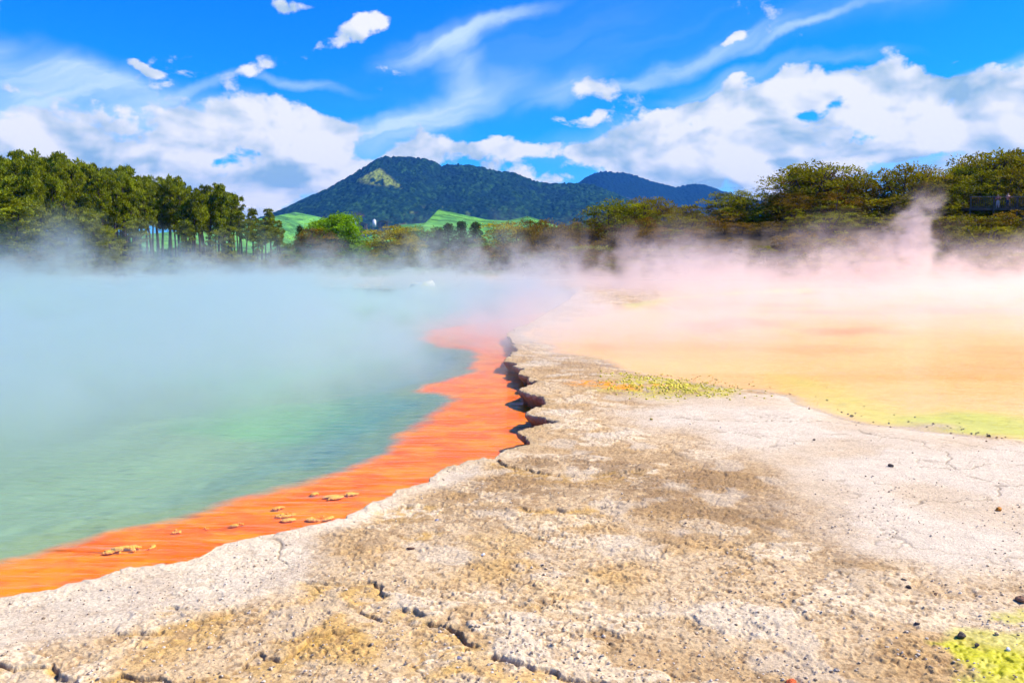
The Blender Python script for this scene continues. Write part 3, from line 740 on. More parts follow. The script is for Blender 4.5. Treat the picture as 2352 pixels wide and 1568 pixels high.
def leaves(centers, radii, counts, size, flat=.6, aspect=.45, up=.5, seed=0, tone=None, droop=0.0):
    r = np.random.default_rng(seed); Vs = []; T = []
    for (cx, cy, cz), rad, n in zip(centers, radii, counts):
        rad = np.array(rad if hasattr(rad, '__len__') else (rad, rad, rad * flat))
        d = r.normal(size=(n, 3)); d /= np.linalg.norm(d, axis=1)[:, None]
        d[:, 2] = np.where(d[:, 2] < -.25, -d[:, 2] * .6, d[:, 2])
        rr = r.uniform(.55, 1.0, n) ** .7
        lump = 1 + .25 * np.sin(d[:, 0] * 5 + cx) * np.cos(d[:, 1] * 4 + cz)
        p = d * (rr * lump)[:, None] * rad[None, :] + np.array([cx, cy, cz])
        ax = d + r.normal(size=(n, 3)) * .6 + np.array([0, 0, up]); ax[:, 2] -= droop; ax /= np.linalg.norm(ax, axis=1)[:, None]
        b = np.cross(ax, r.normal(size=(n, 3))); b /= np.linalg.norm(b, axis=1)[:, None]
        s = size * r.uniform(.6, 1.4, n)[:, None]
        l = ax * s; w = b * s * aspect * .5
        quad = np.stack([p - w * .6, p + l * .5 - w, p + l, p + l * .45 + w], 1)
        Vs.append(quad.reshape(-1, 3)); T.append(np.repeat(np.clip(.5 + r.normal() * .34 + r.normal(size=n) * .2, 0, 1), 4))
    V = np.concatenate(Vs); return V, np.arange(len(V)).reshape(-1, 4), np.concatenate(T)


def crown_mesh(name, mat, parent, **k):
    V, Fq, T = leaves(**k); o = mesh_np(name, V, Fq, mat, parent)
    a = o.data.attributes.new('tone', 'FLOAT', 'POINT'); a.data.foreach_set('value', T.astype(np.float32)); return o


PROTO = {}
def proto(kind, name, make):
    e = empty(name, (0, -400, -50)); make(e); KIDS[e.name] = [k for k in bpy.data.objects if k.parent == e]
    PROTO.setdefault(kind, []).append(e)


def pine(seed, H=15.0, bare=.45, full=1.0, name='pine_tree'):
    def mk(e):
        r = random.Random(seed); q = MB()
        bx, by = r.uniform(-.5, .5), r.uniform(-.5, .5)
        tr = [(bx * k * k / 9 * 1.0 + r.uniform(-.08, .08), by * k * k / 9, H * .93 * k / 6 - .6 * (k == 0)) for k in range(7)]
        q.tube(tr, [.36, .31, .27, .22, .16, .10, .05], 7)
        cen, rad, cnt = [], [], []
        nl = int(24 * full)
        for i in range(nl):
            f = i / (nl - 1); zz = H * (bare + (1 - bare) * (f ** .9) * .95)
            seg = min(5, int(zz / (H * .93) * 6)); bxx, byy = tr[seg][0], tr[seg][1]
            env = (2.0 * math.sin(math.pi * min(1, (.10 + .85 * (1 - f)) ** .8)) + .3) * r.uniform(.35, 1.15)
            a = i * 2.4 + r.uniform(-.5, .5); cx, cy = bxx + math.cos(a) * env, byy + math.sin(a) * env; cz = zz + env * .22
            q.tube([(bxx, byy, zz - .3), ((bxx + cx) / 2, (byy + cy) / 2, zz), (cx, cy, cz)], [.07, .05, .02], 4)
            rr = r.uniform(.55, 1.05) * (1.15 - .35 * f)
            for j in range(r.choice((2, 3))):
                cen.append((cx + r.uniform(-.6, .6), cy + r.uniform(-.6, .6), cz + r.uniform(-.35, .5))); rad.append((rr * r.uniform(.6, .95), rr * r.uniform(.6, .95), rr * .8)); cnt.append(int(95 * rr))
        for j in range(5): cen.append((tr[6][0] + r.uniform(-.5, .5), tr[6][1] + r.uniform(-.5, .5), H * .94 + r.uniform(-.7, .5))); rad.append((.5, .5, .7)); cnt.append(50)
        q.build('trunk', M_['bark'], e, True)
        crown_mesh('crown', M_['pine'], e, centers=cen, radii=rad, counts=cnt, size=.42, up=1.1, seed=seed, aspect=.42)
    proto('pine', name, mk)


for s_ in range(6): pine(100 + s_, 15, [.42, .5, .38, .55, .3, .48][s_], [1, .8, 1.1, .7, 1.2, .9][s_])


def bush(kind, seed, mat, H, Wd, layers, per, size, flat=.35, name='shrub', bark='grey_bark', stems=4, up=.4, low=.15, aspect=.4, droop=0.0, fan=1.0):
    def mk(e):
        r = random.Random(seed); q = MB(); cen, rad, cnt = [], [], []
        for sidx in range(stems):
            a0 = 2 * math.pi * sidx / stems + r.uniform(-.4, .4); lean = r.uniform(.15, .45) * Wd * fan
            base = (r.uniform(-.12, .12) * Wd * .4, r.uniform(-.12, .12) * Wd * .4, -.5)
            mid = (base[0] + math.cos(a0) * lean * .45, base[1] + math.sin(a0) * lean * .45, H * .45)
            top = (math.cos(a0) * lean, math.sin(a0) * lean, H * r.uniform(.78, .95)); th = .035 * H ** .7
            q.tube([base, mid, top], [th, th * .65, th * .25], 6)
            for i in range(layers):
                f = low + (1 - low) * (i + r.random()) / layers
                a = r.uniform(0, 6.28); R0 = Wd * .5 * math.sqrt(r.random()) * (1 - .55 * max(0, f - .55) / .45)
                px_ = mid[0] * (1 - f) + top[0] * f + math.cos(a) * R0; py_ = mid[1] * (1 - f) + top[1] * f + math.sin(a) * R0
                pz = H * (f * .93 - .10 * (math.hypot(px_, py_) / (Wd * .5)) ** 2)
                k = min(1, f); anchor = (mid[0] * (1 - k) + top[0] * k, mid[1] * (1 - k) + top[1] * k, max(.3, H * (f - .22)))
                q.tube([anchor, ((anchor[0] + px_) / 2, (anchor[1] + py_) / 2, (anchor[2] + pz) / 2 + .1), (px_, py_, pz)], [th * .35, th * .25, th * .1], 4)
                rr = Wd * r.uniform(.10, .19); cen.append((px_, py_, pz)); rad.append((rr * r.uniform(.8, 1.3), rr * r.uniform(.8, 1.3), max(.16, rr * flat * 1.2))); cnt.append(per)
        q.build('trunk', M_[bark], e, True)
        crown_mesh('crown', M_[mat], e, centers=cen, radii=rad, counts=cnt, size=size, seed=seed, up=up, aspect=aspect, droop=droop)
    proto(kind, name, mk)


for s_ in range(5): bush('kanuka', 200 + s_, 'kanuka', 7.0, 6.0, 20, 95, .24, .62, 'kanuka_tree', stems=5, low=.12)
for s_ in range(4): bush('shrub', 230 + s_, 'kanuka', 2.6, 3.0, 9, 95, .17, .55, 'scrub_bush', stems=4, low=.1)
for s_ in range(4): bush('rust', 250 + s_, 'brown', 2.6, 3.0, 9, 90, .17, .6, 'rusty_bush', stems=4, low=.1)
for s_ in range(3): bush('green', 270 + s_, 'green', 5.5, 5.0, 14, 110, .26, .6, 'leafy_tree', stems=4, low=.15)
for s_ in range(1): bush('willow', 290 + s_, 'willow', 9.0, 7.6, 30, 150, .34, .75, 'willow_tree', stems=5, low=.10, up=-.4, droop=.4, fan=.8)
for s_ in range(2): bush('gold', 300 + s_, 'gold', 7.5, 7.4, 20, 80, .26, .5, 'yellow_tree', stems=6, low=.25)
for s_ in range(2): bush('russet', 310 + s_, 'brown', 8.0, 7.4, 22, 100, .28, .55, 'russet_tree', stems=6, low=.05)
def conifer(seed):
    def mk(e):
        r = random.Random(seed); q = MB(); q.tube([(0, 0, -.5), (.1, 0, 5), (0, .1, 9.5)], [.18, .1, .03], 6); q.build('trunk', M_['bark'], e, True)
        cen, rad, cnt = [], [], []
        for i in range(46):
            f = i / 45; R0 = 2.1 * (1 - f) ** .8 * r.uniform(.5, 1.1); a = i * 2.4; cen.append((math.cos(a) * R0, math.sin(a) * R0, 1.2 + 8.4 * f)); rad.append((.75, .75, .5)); cnt.append(70)
        crown_mesh('crown', M_['dark'], e, centers=cen, radii=rad, counts=cnt, size=.34, seed=seed, up=.5)
    proto('conifer', 'dark_conifer', mk)
for s_ in range(2): conifer(330 + s_)

first = set()
def plant(kind, X0, Y0, H, Wsc, lab, cat, group, z0=None, k=None):
    lst = PROTO[kind]; r = rnd; src = lst[k if k is not None else r.randrange(len(lst))]
    base = {'pine': 15, 'kanuka': 7, 'shrub': 2.6, 'rust': 2.6, 'green': 5.5, 'willow': 9, 'gold': 7.5, 'russet': 8, 'conifer': 9.7}[kind]
    zz = float(far_height(np.array([X0]), np.array([Y0]))[0]) if z0 is None else z0
    s = H / base; sc = (s * Wsc, s * Wsc, s); rz = r.uniform(0, 6.28)
    if src.name in first: o = copy_thing(src, (X0, Y0, zz), rz, sc)
    else: first.add(src.name); src.location = (X0, Y0, zz); src.rotation_euler = (0, 0, rz); src.scale = sc; o = src
    for kx in ('label', 'category', 'group'):
        if kx in o: del o[kx]
    tag(o, lab, cat, group)
    return o
rnd = random.Random(4)


def side(u):                       # words for where along the far shore
    return 'far left' if u < 300 else 'left' if u < 700 else 'middle' if u < 1250 else 'right' if u < 1900 else 'far right'


# pines: front row follows the traced treetops, more rows behind
tops = [(0, 372), (60, 362), (115, 372), (150, 368), (195, 392), (255, 392), (290, 398), (330, 412), (372, 412), (420, 425), (470, 440), (505, 432), (545, 450), (590, 478), (625, 488), (648, 505)]
G = 'tall pines on the far left shore'
tu = np.array([p[0] for p in tops]); tv = np.array([p[1] for p in tops])
num = 0
for row in range(4):
    n = [32, 36, 32, 28][row]
    for i in range(n):
        u = -60 + (705 if row < 2 else 600) * (i + rnd.uniform(.1, .9)) / n
        v = np.interp(u, tu, tv) + [22, 8, 2, 4][row] + rnd.choice([rnd.uniform(-10, 6), rnd.uniform(0, 30)])
        D = 88 + max(0, u) * .085 + row * 7 + rnd.uniform(-2, 2); X0, _, Zt = atd(u, v, D)
        zb = float(far_height(np.array([X0]), np.array([D]))[0])
        if row == 0 and (350 < u < 400 or rnd.random() < .25): continue
        if row == 1 and 340 < u < 400 and rnd.random() < .5: continue
        kk = rnd.choice([0, 1, 3, 5]) if u > 300 else rnd.choice([0, 1, 2, 4, 5])
        H = Zt - zb
        col_ = 'tree in the front row' if row == 0 else 'standing behind the front row' if row == 1 else 'at the back of the stand'
        plant('pine', X0, D, H, rnd.uniform(.56, .80) * (15 / H) ** .4, f"{'long bare stemmed' if kk in (1, 3, 5) else 'full crowned'} pine {col_}, {side(u)} of the shore", 'pine', G, k=kk); num += 1
# low pines and bushes in front of the stand, on the left
for (u, v, D, k, ws) in [(28, 480, 80, 4, 1.5), (60, 465, 83, 2, 1.4), (110, 520, 82, 2, 1.2), (150, 500, 84, 4, 1.2), (-20, 440, 82, 2, 1.4), (190, 505, 80, 2, 1.3), (225, 480, 84, 4, 1.1), (262, 520, 80, 4, 1.3), (300, 510, 84, 2, 1.2), (425, 510, 95, 2, 1.0), (520, 520, 100, 4, 1.0), (590, 545, 112, 2, 1.0), (480, 530, 96, 4, 1.0)]:
    X0, _, Zt = atd(u, v, D); zb = float(far_height(np.array([X0]), np.array([D]))[0])
    plant('pine', X0, D, Zt - zb, ws * 1.25, f'shorter bushy yellow green pine in front of the stand, {side(u)} of the shore', 'pine', 'young pines before the stand', k=k)
for i in range(34):
    u = -40 + 700 * (i + rnd.random()) / 34; D = 76 + max(0, u) * .02 + rnd.uniform(0, 7); v = 598 + rnd.uniform(-16, 8) - (18 if rnd.random() < .3 else 0); X0, _, Zt = atd(u, v, D); kd = rnd.choice(['shrub', 'rust', 'shrub'])
    zb = float(far_height(np.array([X0]), np.array([D]))[0]); plant(kd, X0, D, max(.9, Zt - zb), rnd.uniform(1, 1.5), f"low {'rust brown' if kd == 'rust' else 'olive green'} bush on the water's edge under the pines, {side(u)} of the shore", 'bush', 'bushes on the pine shore')
for i in range(26):
    u = -30 + 590 * (i + rnd.random()) / 26; D = 118 + rnd.uniform(-3, 8) + max(0, u) * .06; v = 572 + rnd.uniform(-24, 10) - (20 if u < 250 else 0); X0, _, Zt = atd(u, v, D); zb = float(far_height(np.array([X0]), np.array([D]))[0])
    plant('green', X0, D, max(2.5, Zt - zb), rnd.uniform(1.1, 1.6), f'dark green undergrowth tree behind the pine trunks, {side(u)} of the shore', 'tree', 'undergrowth behind the pines')
# trees in the middle distance
mid = [('willow', 785, 490, 150, 1.0, 'bright lime green willow with round crown beside a russet tree, middle of the far shore', 0), ('willow', 742, 503, 158, .9, 'lime green tree top showing behind the russet tree', 0), ('russet', 726, 522, 146, 1.1, 'russet brown tree left of the lime green willow', 0),
       ('russet', 745, 560, 138, 1.0, 'small rusty tree at the left foot of the lime green willow', 1), ('gold', 908, 516, 150, 1.15, 'golden yellow tree with fine bare twigs, middle of the far shore', 0), ('gold', 935, 545, 138, 1.0, 'yellow green tree overlapping the golden tree on its right', 1), ('green', 880, 585, 130, 1.3, 'low green tree in front of the golden tree', 0),
       ('conifer', 990, 548, 140, .9, 'dark conifer right of the golden tree', 0), ('conifer', 1030, 517, 190, 1.3, 'dark conifer, left one of the dark clump before the green hill', 0), ('conifer', 1060, 512, 190, 1.2, 'dark conifer in the middle of the dark clump before the green hill', 1), ('conifer', 1092, 515, 190, 1.3, 'dark conifer, right one of the dark clump before the green hill', 0), ('conifer', 1008, 530, 175, 1.3, 'squat dark conifer at the left end of the dark clump', 1),
       ('gold', 1170, 508, 118, 1.2, 'orange yellow tree on the edge of the right scrub bank, before the green hill', 0), ('green', 1010, 580, 112, 1.5, 'broad olive tree in the middle of the scrub', 1), ('green', 1105, 560, 112, 1.4, 'yellow green tree below the dark conifer clump', 2), ('conifer', 688, 522, 170, .8, 'small dark conifer left of the russet tree', 0), ('conifer', 1000, 565, 120, 1.2, 'dark shrubby conifer low between the yellow trees', 1),
       ('green', 668, 575, 120, 1.1, 'grey green low tree between pines and russet tree', 0), ('green', 830, 555, 175, 1.4, 'mid green tree right behind the willow', 1), ('green', 965, 520, 240, 1.5, 'distant grey green tree on the meadow behind the golden tree', 2)]
for kd, u, v, D, ws, lab, k in mid:
    X0, _, Zt = atd(u, v, D); zb = float(far_height(np.array([X0]), np.array([D]))[0])
    plant(kd, X0, D, Zt - zb, ws * 1.05, lab, 'willow' if kd == 'willow' else 'conifer' if kd == 'conifer' else 'tree', None, k=k)
for i in range(30):
    u = 670 + 600 * (i + rnd.random()) / 30; D = 86 + rnd.uniform(0, 26); v = np.interp(u, [670, 820, 950, 1100, 1270], [592, 598, 585, 565, 545]) + rnd.uniform(-8, 22); X0, _, Zt = atd(u, v, D); kd = rnd.choice(['shrub', 'rust', 'shrub', 'green'])
    zb = float(far_height(np.array([X0]), np.array([D]))[0]); H = max(1.2, Zt - zb); plant(kd, X0, D, H, rnd.uniform(1.2, 1.8) * (1 if H < 4 else .8), f"{dict(shrub='olive green', rust='rust brown', green='leafy green')[kd]} bush in the middle of the far shore", 'bush', 'bushes in the middle of the far shore')
# distant trees on the plain and along the hill foot
for i in range(46):
    u = rnd.uniform(640, 1320); D = rnd.uniform(330, 640); X0 = (u - 1176) / F * D; kd = rnd.choice(['conifer', 'green', 'green', 'russet'])
    H = rnd.uniform(5, 9); plant(kd, X0, D, H, rnd.uniform(1, 1.6), f"small far {dict(conifer='dark', green='green', russet='brown')[kd]} tree on the plain before the hills", 'tree', 'small trees on the plain before the hills')
# right bank: scrub canopy traced along its skyline
kt = [(1240, 500), (1285, 498), (1320, 492), (1360, 500), (1395, 462), (1420, 460), (1460, 470), (1497, 452), (1530, 462), (1580, 462), (1640, 450), (1690, 440), (1730, 452), (1780, 430), (1830, 392), (1880, 373), (1925, 385), (1960, 405), (2010, 412), (2060, 385), (2095, 378), (2150, 390), (2200, 378), (2250, 350), (2300, 345), (2352, 352), (2500, 350), (2800, 350)]
ku = np.array([p[0] for p in kt]); kv = np.array([p[1] for p in kt])
for row in range(5):
    n = [24, 26, 28, 28, 24][row]
    for i in range(n):
        u = 1230 + 1370 * (i + rnd.uniform(.1, .9)) / n; skyv = float(np.interp(u, ku, kv)); f = [.02, .22, .45, .66, .84][row]
        v = skyv + (618 - skyv) * f + rnd.uniform(-9, 14); D = [100, 95, 89, 83, 77][row] + rnd.uniform(-2, 2) - .04 * max(0, (u - 1500)) * .1
        X0, _, Zt = atd(u, v, D); zb = float(far_height(np.array([X0]), np.array([D]))[0]); H = max(1.4, Zt - zb)
        if 2215 < u < 2420 and row in (1, 2): continue
        big = H > 3.6; kd = ('kanuka' if rnd.random() < .66 else 'russet') if big else rnd.choice(['shrub', 'rust', 'shrub'])
        if u < 1820 and row < 4 and rnd.random() < .5: kd = 'russet' if big else 'rust'
        lab = {'kanuka': 'olive green umbrella crowned tree', 'russet': 'reddish brown twiggy tree', 'shrub': 'olive scrub bush', 'rust': 'rusty brown scrub bush'}[kd] + ' ' + ['on the skyline of the right bank', 'just below the skyline of the right bank', 'halfway up the right bank', 'low on the right bank', "at the water's edge of the right bank"][row] + (', left end' if u < 1500 else ', middle' if u < 1900 else ', right end')
        plant(kd, X0, D, H, (rnd.uniform(1.0, 1.35) if big else rnd.uniform(1.2, 1.9)) * max(.75, min(1.35, 4.5 / H if big else 1)), lab, 'tree' if big else 'bush', 'scrub on the right bank')
for (u, v, D, H, ws, lab) in [(1870, 372, 97, None, 1.35, 'tall flat topped tree, highest on the left half of the right bank'), (1930, 388, 98, None, 1.1, 'flat topped tree right beside the tallest one of the right bank'), (2085, 376, 96, None, 1.2, 'tree with a flat spray of branches reaching left over the right bank'), (2285, 344, 98, None, 1.3, 'great domed tree over the walkway at the right edge'), (2340, 352, 96, None, 1.2, 'rightmost tree over the walkway'), (2230, 380, 97, None, 1.1, 'tree left of the walkway railing'),
                              (1412, 458, 96, None, 1.0, 'small flat headed tree on the skyline before the blue ridge'), (1497, 450, 98, None, .9, 'flat headed tree on the skyline right of the one before the blue ridge'), (1685, 436, 100, None, 1.1, 'green flat headed tree where the blue ridge ends')]:
    X0, _, Zt = atd(u, v, D); zb = float(far_height(np.array([X0]), np.array([D]))[0]); plant('kanuka', X0, D, Zt - zb, ws * min(1.2, 8 / (Zt - zb)) * 1.1, lab, 'tree', None)

for j, u in enumerate([2200, 2222, 2246, 2268, 2290, 2316, 2340, 2365, 2395]):
    D = 84.2 - (j % 2) * 1.2; X0, _, Zt = atd(u, (498, 492, 503, 500, 506, 490, 484, 500, 495)[j], D); zb = float(far_height(np.array([X0]), np.array([D]))[0])
    plant('shrub' if j % 3 else 'rust', X0, D, max(1.3, Zt - zb), 1.7, 'yellow olive bush directly below the walkway railing' if j % 3 else 'brown bush directly below the walkway railing', 'bush', 'bushes under the walkway')
for j, (u, v) in enumerate([(2215, 415), (2255, 395), (2310, 385), (2370, 390), (2420, 380)]):
    D = 92 + j % 2; X0, _, Zt = atd(u, v, D); zb = float(far_height(np.array([X0]), np.array([D]))[0]); plant('kanuka', X0, D, Zt - zb, 1.1, 'tree standing close behind the walkway at the right edge', 'tree', 'trees behind the walkway')

# ------------------------------------------------------------------ walkway with railing and two people under the great tree
wood = simple('weathered_wood', (.085, .065, .05), .85, .3, 3)
DKY, DKZ = 86.0, 2.4 + (593 - 479) / F * 86
wx0, wx1 = (2215 - 1176) / F * DKY, (2640 - 1176) / F * DKY
bw = empty('boardwalk', (wx0, DKY, DKZ), R(-3)); Lw = wx1 - wx0
q = MB()
for i in range(int(Lw / .2)): q.box(i * .2, i * .2 + .185, 0, 1.8, -.05, 0)
q.build('deck', wood, bw)
q = MB(); q.box(0, Lw, .05, .15, -.25, -.052); q.box(0, Lw, 1.65, 1.75, -.25, -.052); q.build('beam', wood, bw)
for i in range(int(Lw / 2.4) + 1):
    q = MB(); q.box(i * 2.4, i * 2.4 + .12, -.07, .05, -3.4, 1.12); q.build('post', wood, bw)
q = MB(); q.box(-.05, Lw + .1, -.10, .07, 1.12, 1.17); q.build('top_rail', simple('rail_wood', (.17, .15, .14), .7, .2, 3), bw)
q = MB(); q.box(0, Lw, -.052, -.01, .08, .13); q.build('bottom_rail', wood, bw)
for i in range(min(95, int(Lw / .2))):
    q = MB(); q.box(.13 + i * .2, .165 + i * .2, -.05, -.015, .131, 1.118); q.build('baluster', wood, bw)
tag(bw, 'dark wooden walkway with a baluster railing under the great domed tree', 'walkway')

skin = simple('skin', (.50, .27, .18), .6, .05, 8); hairm = simple('hair', (.04, .022, .014), .7, .2, 20)
def person(X0, Y0, Z0, rz, topcol, legcol, lab, h=1.7):
    e = empty('person', (X0, Y0, Z0), rz, h / 1.7)
    def sk(name, verts, edges, rad, mat, parent, root=0):
        me = bpy.data.meshes.new(name); me.from_pydata(verts, edges, []); me.materials.append(mat)
        o = bpy.data.objects.new(name, me); COL.objects.link(o); o.parent = parent
        md = o.modifiers.new('skin', 'SKIN')
        if not me.skin_vertices: me.skin_vertices.new()
        for i, rr in enumerate(rad): me.skin_vertices[0].data[i].radius = (rr, rr) if not isinstance(rr, tuple) else rr
        me.skin_vertices[0].data[root].use_root = True
        md.use_smooth_shade = True
        sub = o.modifiers.new('sub', 'SUBSURF'); sub.levels = 1; sub.render_levels = 1; return o
    v = [(0, 0, .93), (0, 0, 1.12), (0, 0, 1.36), (0, 0, 1.46), (0, -.01, 1.53), (0, -.02, 1.63)]; ed = [(0, 1), (1, 2), (2, 3), (3, 4), (4, 5)]; ra = [(.15, .11), (.13, .10), (.16, .10), .05, .085, .095]
    for sgn in (-1, 1):
        b = len(v); v += [(sgn * .09, 0, .86), (sgn * .10, -.01, .48), (sgn * .11, .03, .09), (sgn * .12, -.12, .04)]; ed += [(0, b), (b, b + 1), (b + 1, b + 2), (b + 2, b + 3)]; ra += [.085, .06, .045, .035]
        b = len(v); v += [(sgn * .19, 0, 1.38), (sgn * .25, -.08, 1.16), (sgn * .20, -.30, 1.17), (sgn * .19, -.36, 1.17)]; ed += [(2, b), (b, b + 1), (b + 1, b + 2), (b + 2, b + 3)]; ra += [.055, .042, .03, (.035, .018)]
        for k in range(5):
            c0 = len(v); fx_ = (k - 2) * .018; L = (.03, .042, .046, .042, .036)[k]
            v += [(sgn * .19 + fx_, -.385, 1.17), (sgn * .19 + fx_ * 1.2 + (-.02 * sgn if k == 0 else 0), -.385 - L * .6, 1.165), (sgn * .19 + fx_ * 1.2, -.385 - L, 1.15)]
            ed += [(b + 3, c0), (c0, c0 + 1), (c0 + 1, c0 + 2)]; ra += [.010, .009, .008]
    sk('body', v, ed, ra, skin, e)
    sk('shirt', [(0, 0, 1.0), (0, 0, 1.14), (0, 0, 1.37), (-.18, 0, 1.37), (-.24, -.06, 1.2), (.18, 0, 1.37), (.24, -.06, 1.2)], [(0, 1), (1, 2), (2, 3), (3, 4), (2, 5), (5, 6)], [(.165, .125), (.15, .12), (.17, .12), .07, .06, .07, .06], topcol, e)
    sk('trousers', [(0, 0, 1.0), (0, 0, .9), (-.09, 0, .84), (-.10, -.01, .48), (-.11, .03, .14), (.09, 0, .84), (.10, -.01, .48), (.11, .03, .14)], [(0, 1), (1, 2), (2, 3), (3, 4), (1, 5), (5, 6), (6, 7)], [(.15, .12), (.16, .12), .10, .075, .062, .10, .075, .062], legcol, e)
    sk('hair', [(0, .02, 1.70), (0, .05, 1.62), (0, .06, 1.53)], [(0, 1), (1, 2)], [.075, .09, .06], hairm, e)
    tag(e, lab, 'person')
px_ = (2302 - 1176) / F * 86.6; person(px_, 86.75, DKZ - .08, .1, simple('orange_shirt', (.65, .16, .06), .8, .1, 5), simple('navy_trousers', (.03, .04, .08), .8, .1, 5), 'person in an orange top leaning on the walkway rail')
px_ = (2281 - 1176) / F * 86.6; person(px_, 86.85, DKZ - .08, -.3, simple('dark_red_shirt', (.40, .10, .07), .8, .1, 5), simple('pale_trousers', (.55, .55, .58), .8, .1, 5), 'shorter person in a dark red top standing at the walkway rail', 1.55)

# ------------------------------------------------------------------ stones, algae, mounds, posts
def rockmat(name, c, var=.4): return simple(name, c, .9, var, 30, .2, .5)
rm = {'dark': rockmat('dark_stone', (.09, .07, .06)), 'grey': rockmat('grey_stone', (.28, .27, .30)), 'white': rockmat('white_stone', (.78, .75, .70), .1), 'brown': rockmat('brown_stone', (.22, .12, .07)), 'orange': rockmat('orange_stone', (.62, .24, .04)), 'red': rockmat('red_stone', (.7, .13, .04)), 'olive': rockmat('olive_stone', (.33, .27, .05))}
ZG = lambda X0, Y0: z_at(X0, Y0)
gV = V[:len(used)]
ZGRID = z.reshape(nr, nc)
def z_at(X0, Y0):
    cidx = int(round((math.atan2(X0, Y0) - ang[0]) / (ang[1] - ang[0]))); ridx = int(np.argmin(np.abs(dist - Y0)))
    return float(ZGRID[min(max(ridx, 0), nr - 1), min(max(cidx, 0), nc - 1)])
def stone(name, u, v, wpx, mat, lab, cat='stone', group=None, squash=(1, .8, .62), seed=None, zz=None):
    X0, Y0 = at(u, v, .2); r = wpx / F * math.hypot(X0, Y0) * .5
    seed = seed or int(u * 7 + v); bm = bmesh.new(); bmesh.ops.create_icosphere(bm, subdivisions=3, radius=1)
    rr = random.Random(seed); ax = [Vector((rr.gauss(0, 1), rr.gauss(0, 1), rr.gauss(0, 1))).normalized() for _ in range(9)]; th = [rr.uniform(.55, .9) for _ in ax]
    for w_ in bm.verts:
        for a_, t_ in zip(ax, th):
            d_ = w_.co.dot(a_)
            if d_ > t_: w_.co -= a_ * (d_ - t_) * .9
        w_.co *= 1 + .06 * math.sin(w_.co.x * 9 + seed) * math.cos(w_.co.y * 8)
        w_.co = Vector((w_.co.x * r * squash[0], w_.co.y * r * squash[1], w_.co.z * r * squash[2]))
    me = bpy.data.meshes.new(name); bm.to_mesh(me); bm.free(); me.materials.append(mat)
    o = bpy.data.objects.new(name, me); COL.objects.link(o); zg = z_at(X0, Y0) if zz is None else zz
    o.location = (X0, Y0, zg + r * squash[2] * .62); o.rotation_euler = (rr.uniform(-.2, .2), rr.uniform(-.2, .2), rr.uniform(0, 6))
    tag(o, lab, cat, group); return o
for a_ in [('pebble', 2293, 1171, 15, 'orange', 'orange pebble alone on the white flat near the right edge'), ('pebble', 2046, 1072, 13, 'dark', 'dark pebble on the pale flat, farther than the orange one'), ('pebble', 1003, 1194, 12, 'grey', 'dark grey pebble on the crust near the orange water'),
           ('pebble', 1055, 1514, 18, 'grey', 'round grey pebble below the long fissure, bottom middle'), ('pebble', 1110, 1279, 11, 'white', 'small white pebble on the tan crust'), ('pebble', 2208, 1462, 22, 'dark', 'dark stone on the yellow green mat'), ('pebble', 2244, 1482, 12, 'dark', 'small dark stone on the yellow green mat, right of the larger'),
           ('pebble', 2344, 1380, 26, 'brown', 'brown stone at the right edge above the yellow green mat'), ('pebble', 1818, 1566, 26, 'red', 'bright red stone at the bottom edge'), ('pebble', 2076, 1336, 13, 'dark', 'dark pebble on the pale crust, upper of a pair, lower right'), ('pebble', 2088, 1351, 13, 'dark', 'dark pebble on the pale crust, lower of a pair, lower right'),
           ('pebble', 2148, 1366, 9, 'brown', 'brown pebble right of the dark pair, lower right'), ('pebble', 2107, 1436, 11, 'dark', 'dark pebble on tan crust left of the yellow green mat'), ('pebble', 1496, 964, 9, 'olive', 'olive brown stone on the terrace beyond the ledges'), ('pebble', 2315, 1492, 12, 'white', 'white pebble on the yellow green mat'),
           ('pebble', 1957, 942, 10, 'olive', 'brown stone at the edge of the green fringe'), ('pebble', 2272, 990, 10, 'dark', 'dark stone at the margin of the orange flat, right edge'), ('pebble', 1870, 1010, 7, 'dark', 'small dark pebble on the pale flat behind the cracks'), ('pebble', 1148, 1060, 9, 'brown', 'brown stone on the crust next to the nearest ledge')]:
    stone(a_[0], a_[1], a_[2], a_[3] , rm[a_[4]], a_[5])
stone('wood_chip', 943, 1262, 26, rm['brown'], 'reddish brown wood chip lying on the crust', 'wood chip', squash=(1, .32, .25))
for i in range(46):
    t_ = rnd.random(); u = 1800 + 520 * t_; v = float(np.interp(u, [1776, 1850, 1925, 2150, 2352], [880, 905, 930, 965, 1000])) + rnd.gauss(0, 12)
    stone('mineral_knob', u, v, rnd.uniform(2.5, 6), rm[rnd.choice(['olive', 'olive', 'dark', 'brown'])], 'tiny knob of crust scattered along the green fringe of the orange flat', 'stone', 'knobs along the green fringe')
for i in range(50):
    u = rnd.uniform(1500, 2340); v = rnd.uniform(960, 1330)
    stone('pebble', u, v, rnd.uniform(2.2, 4.2), rm[rnd.choice(['dark', 'grey', 'brown'])], 'tiny dark pebble scattered over the pale flat on the right', 'stone', 'tiny pebbles on the pale flat')


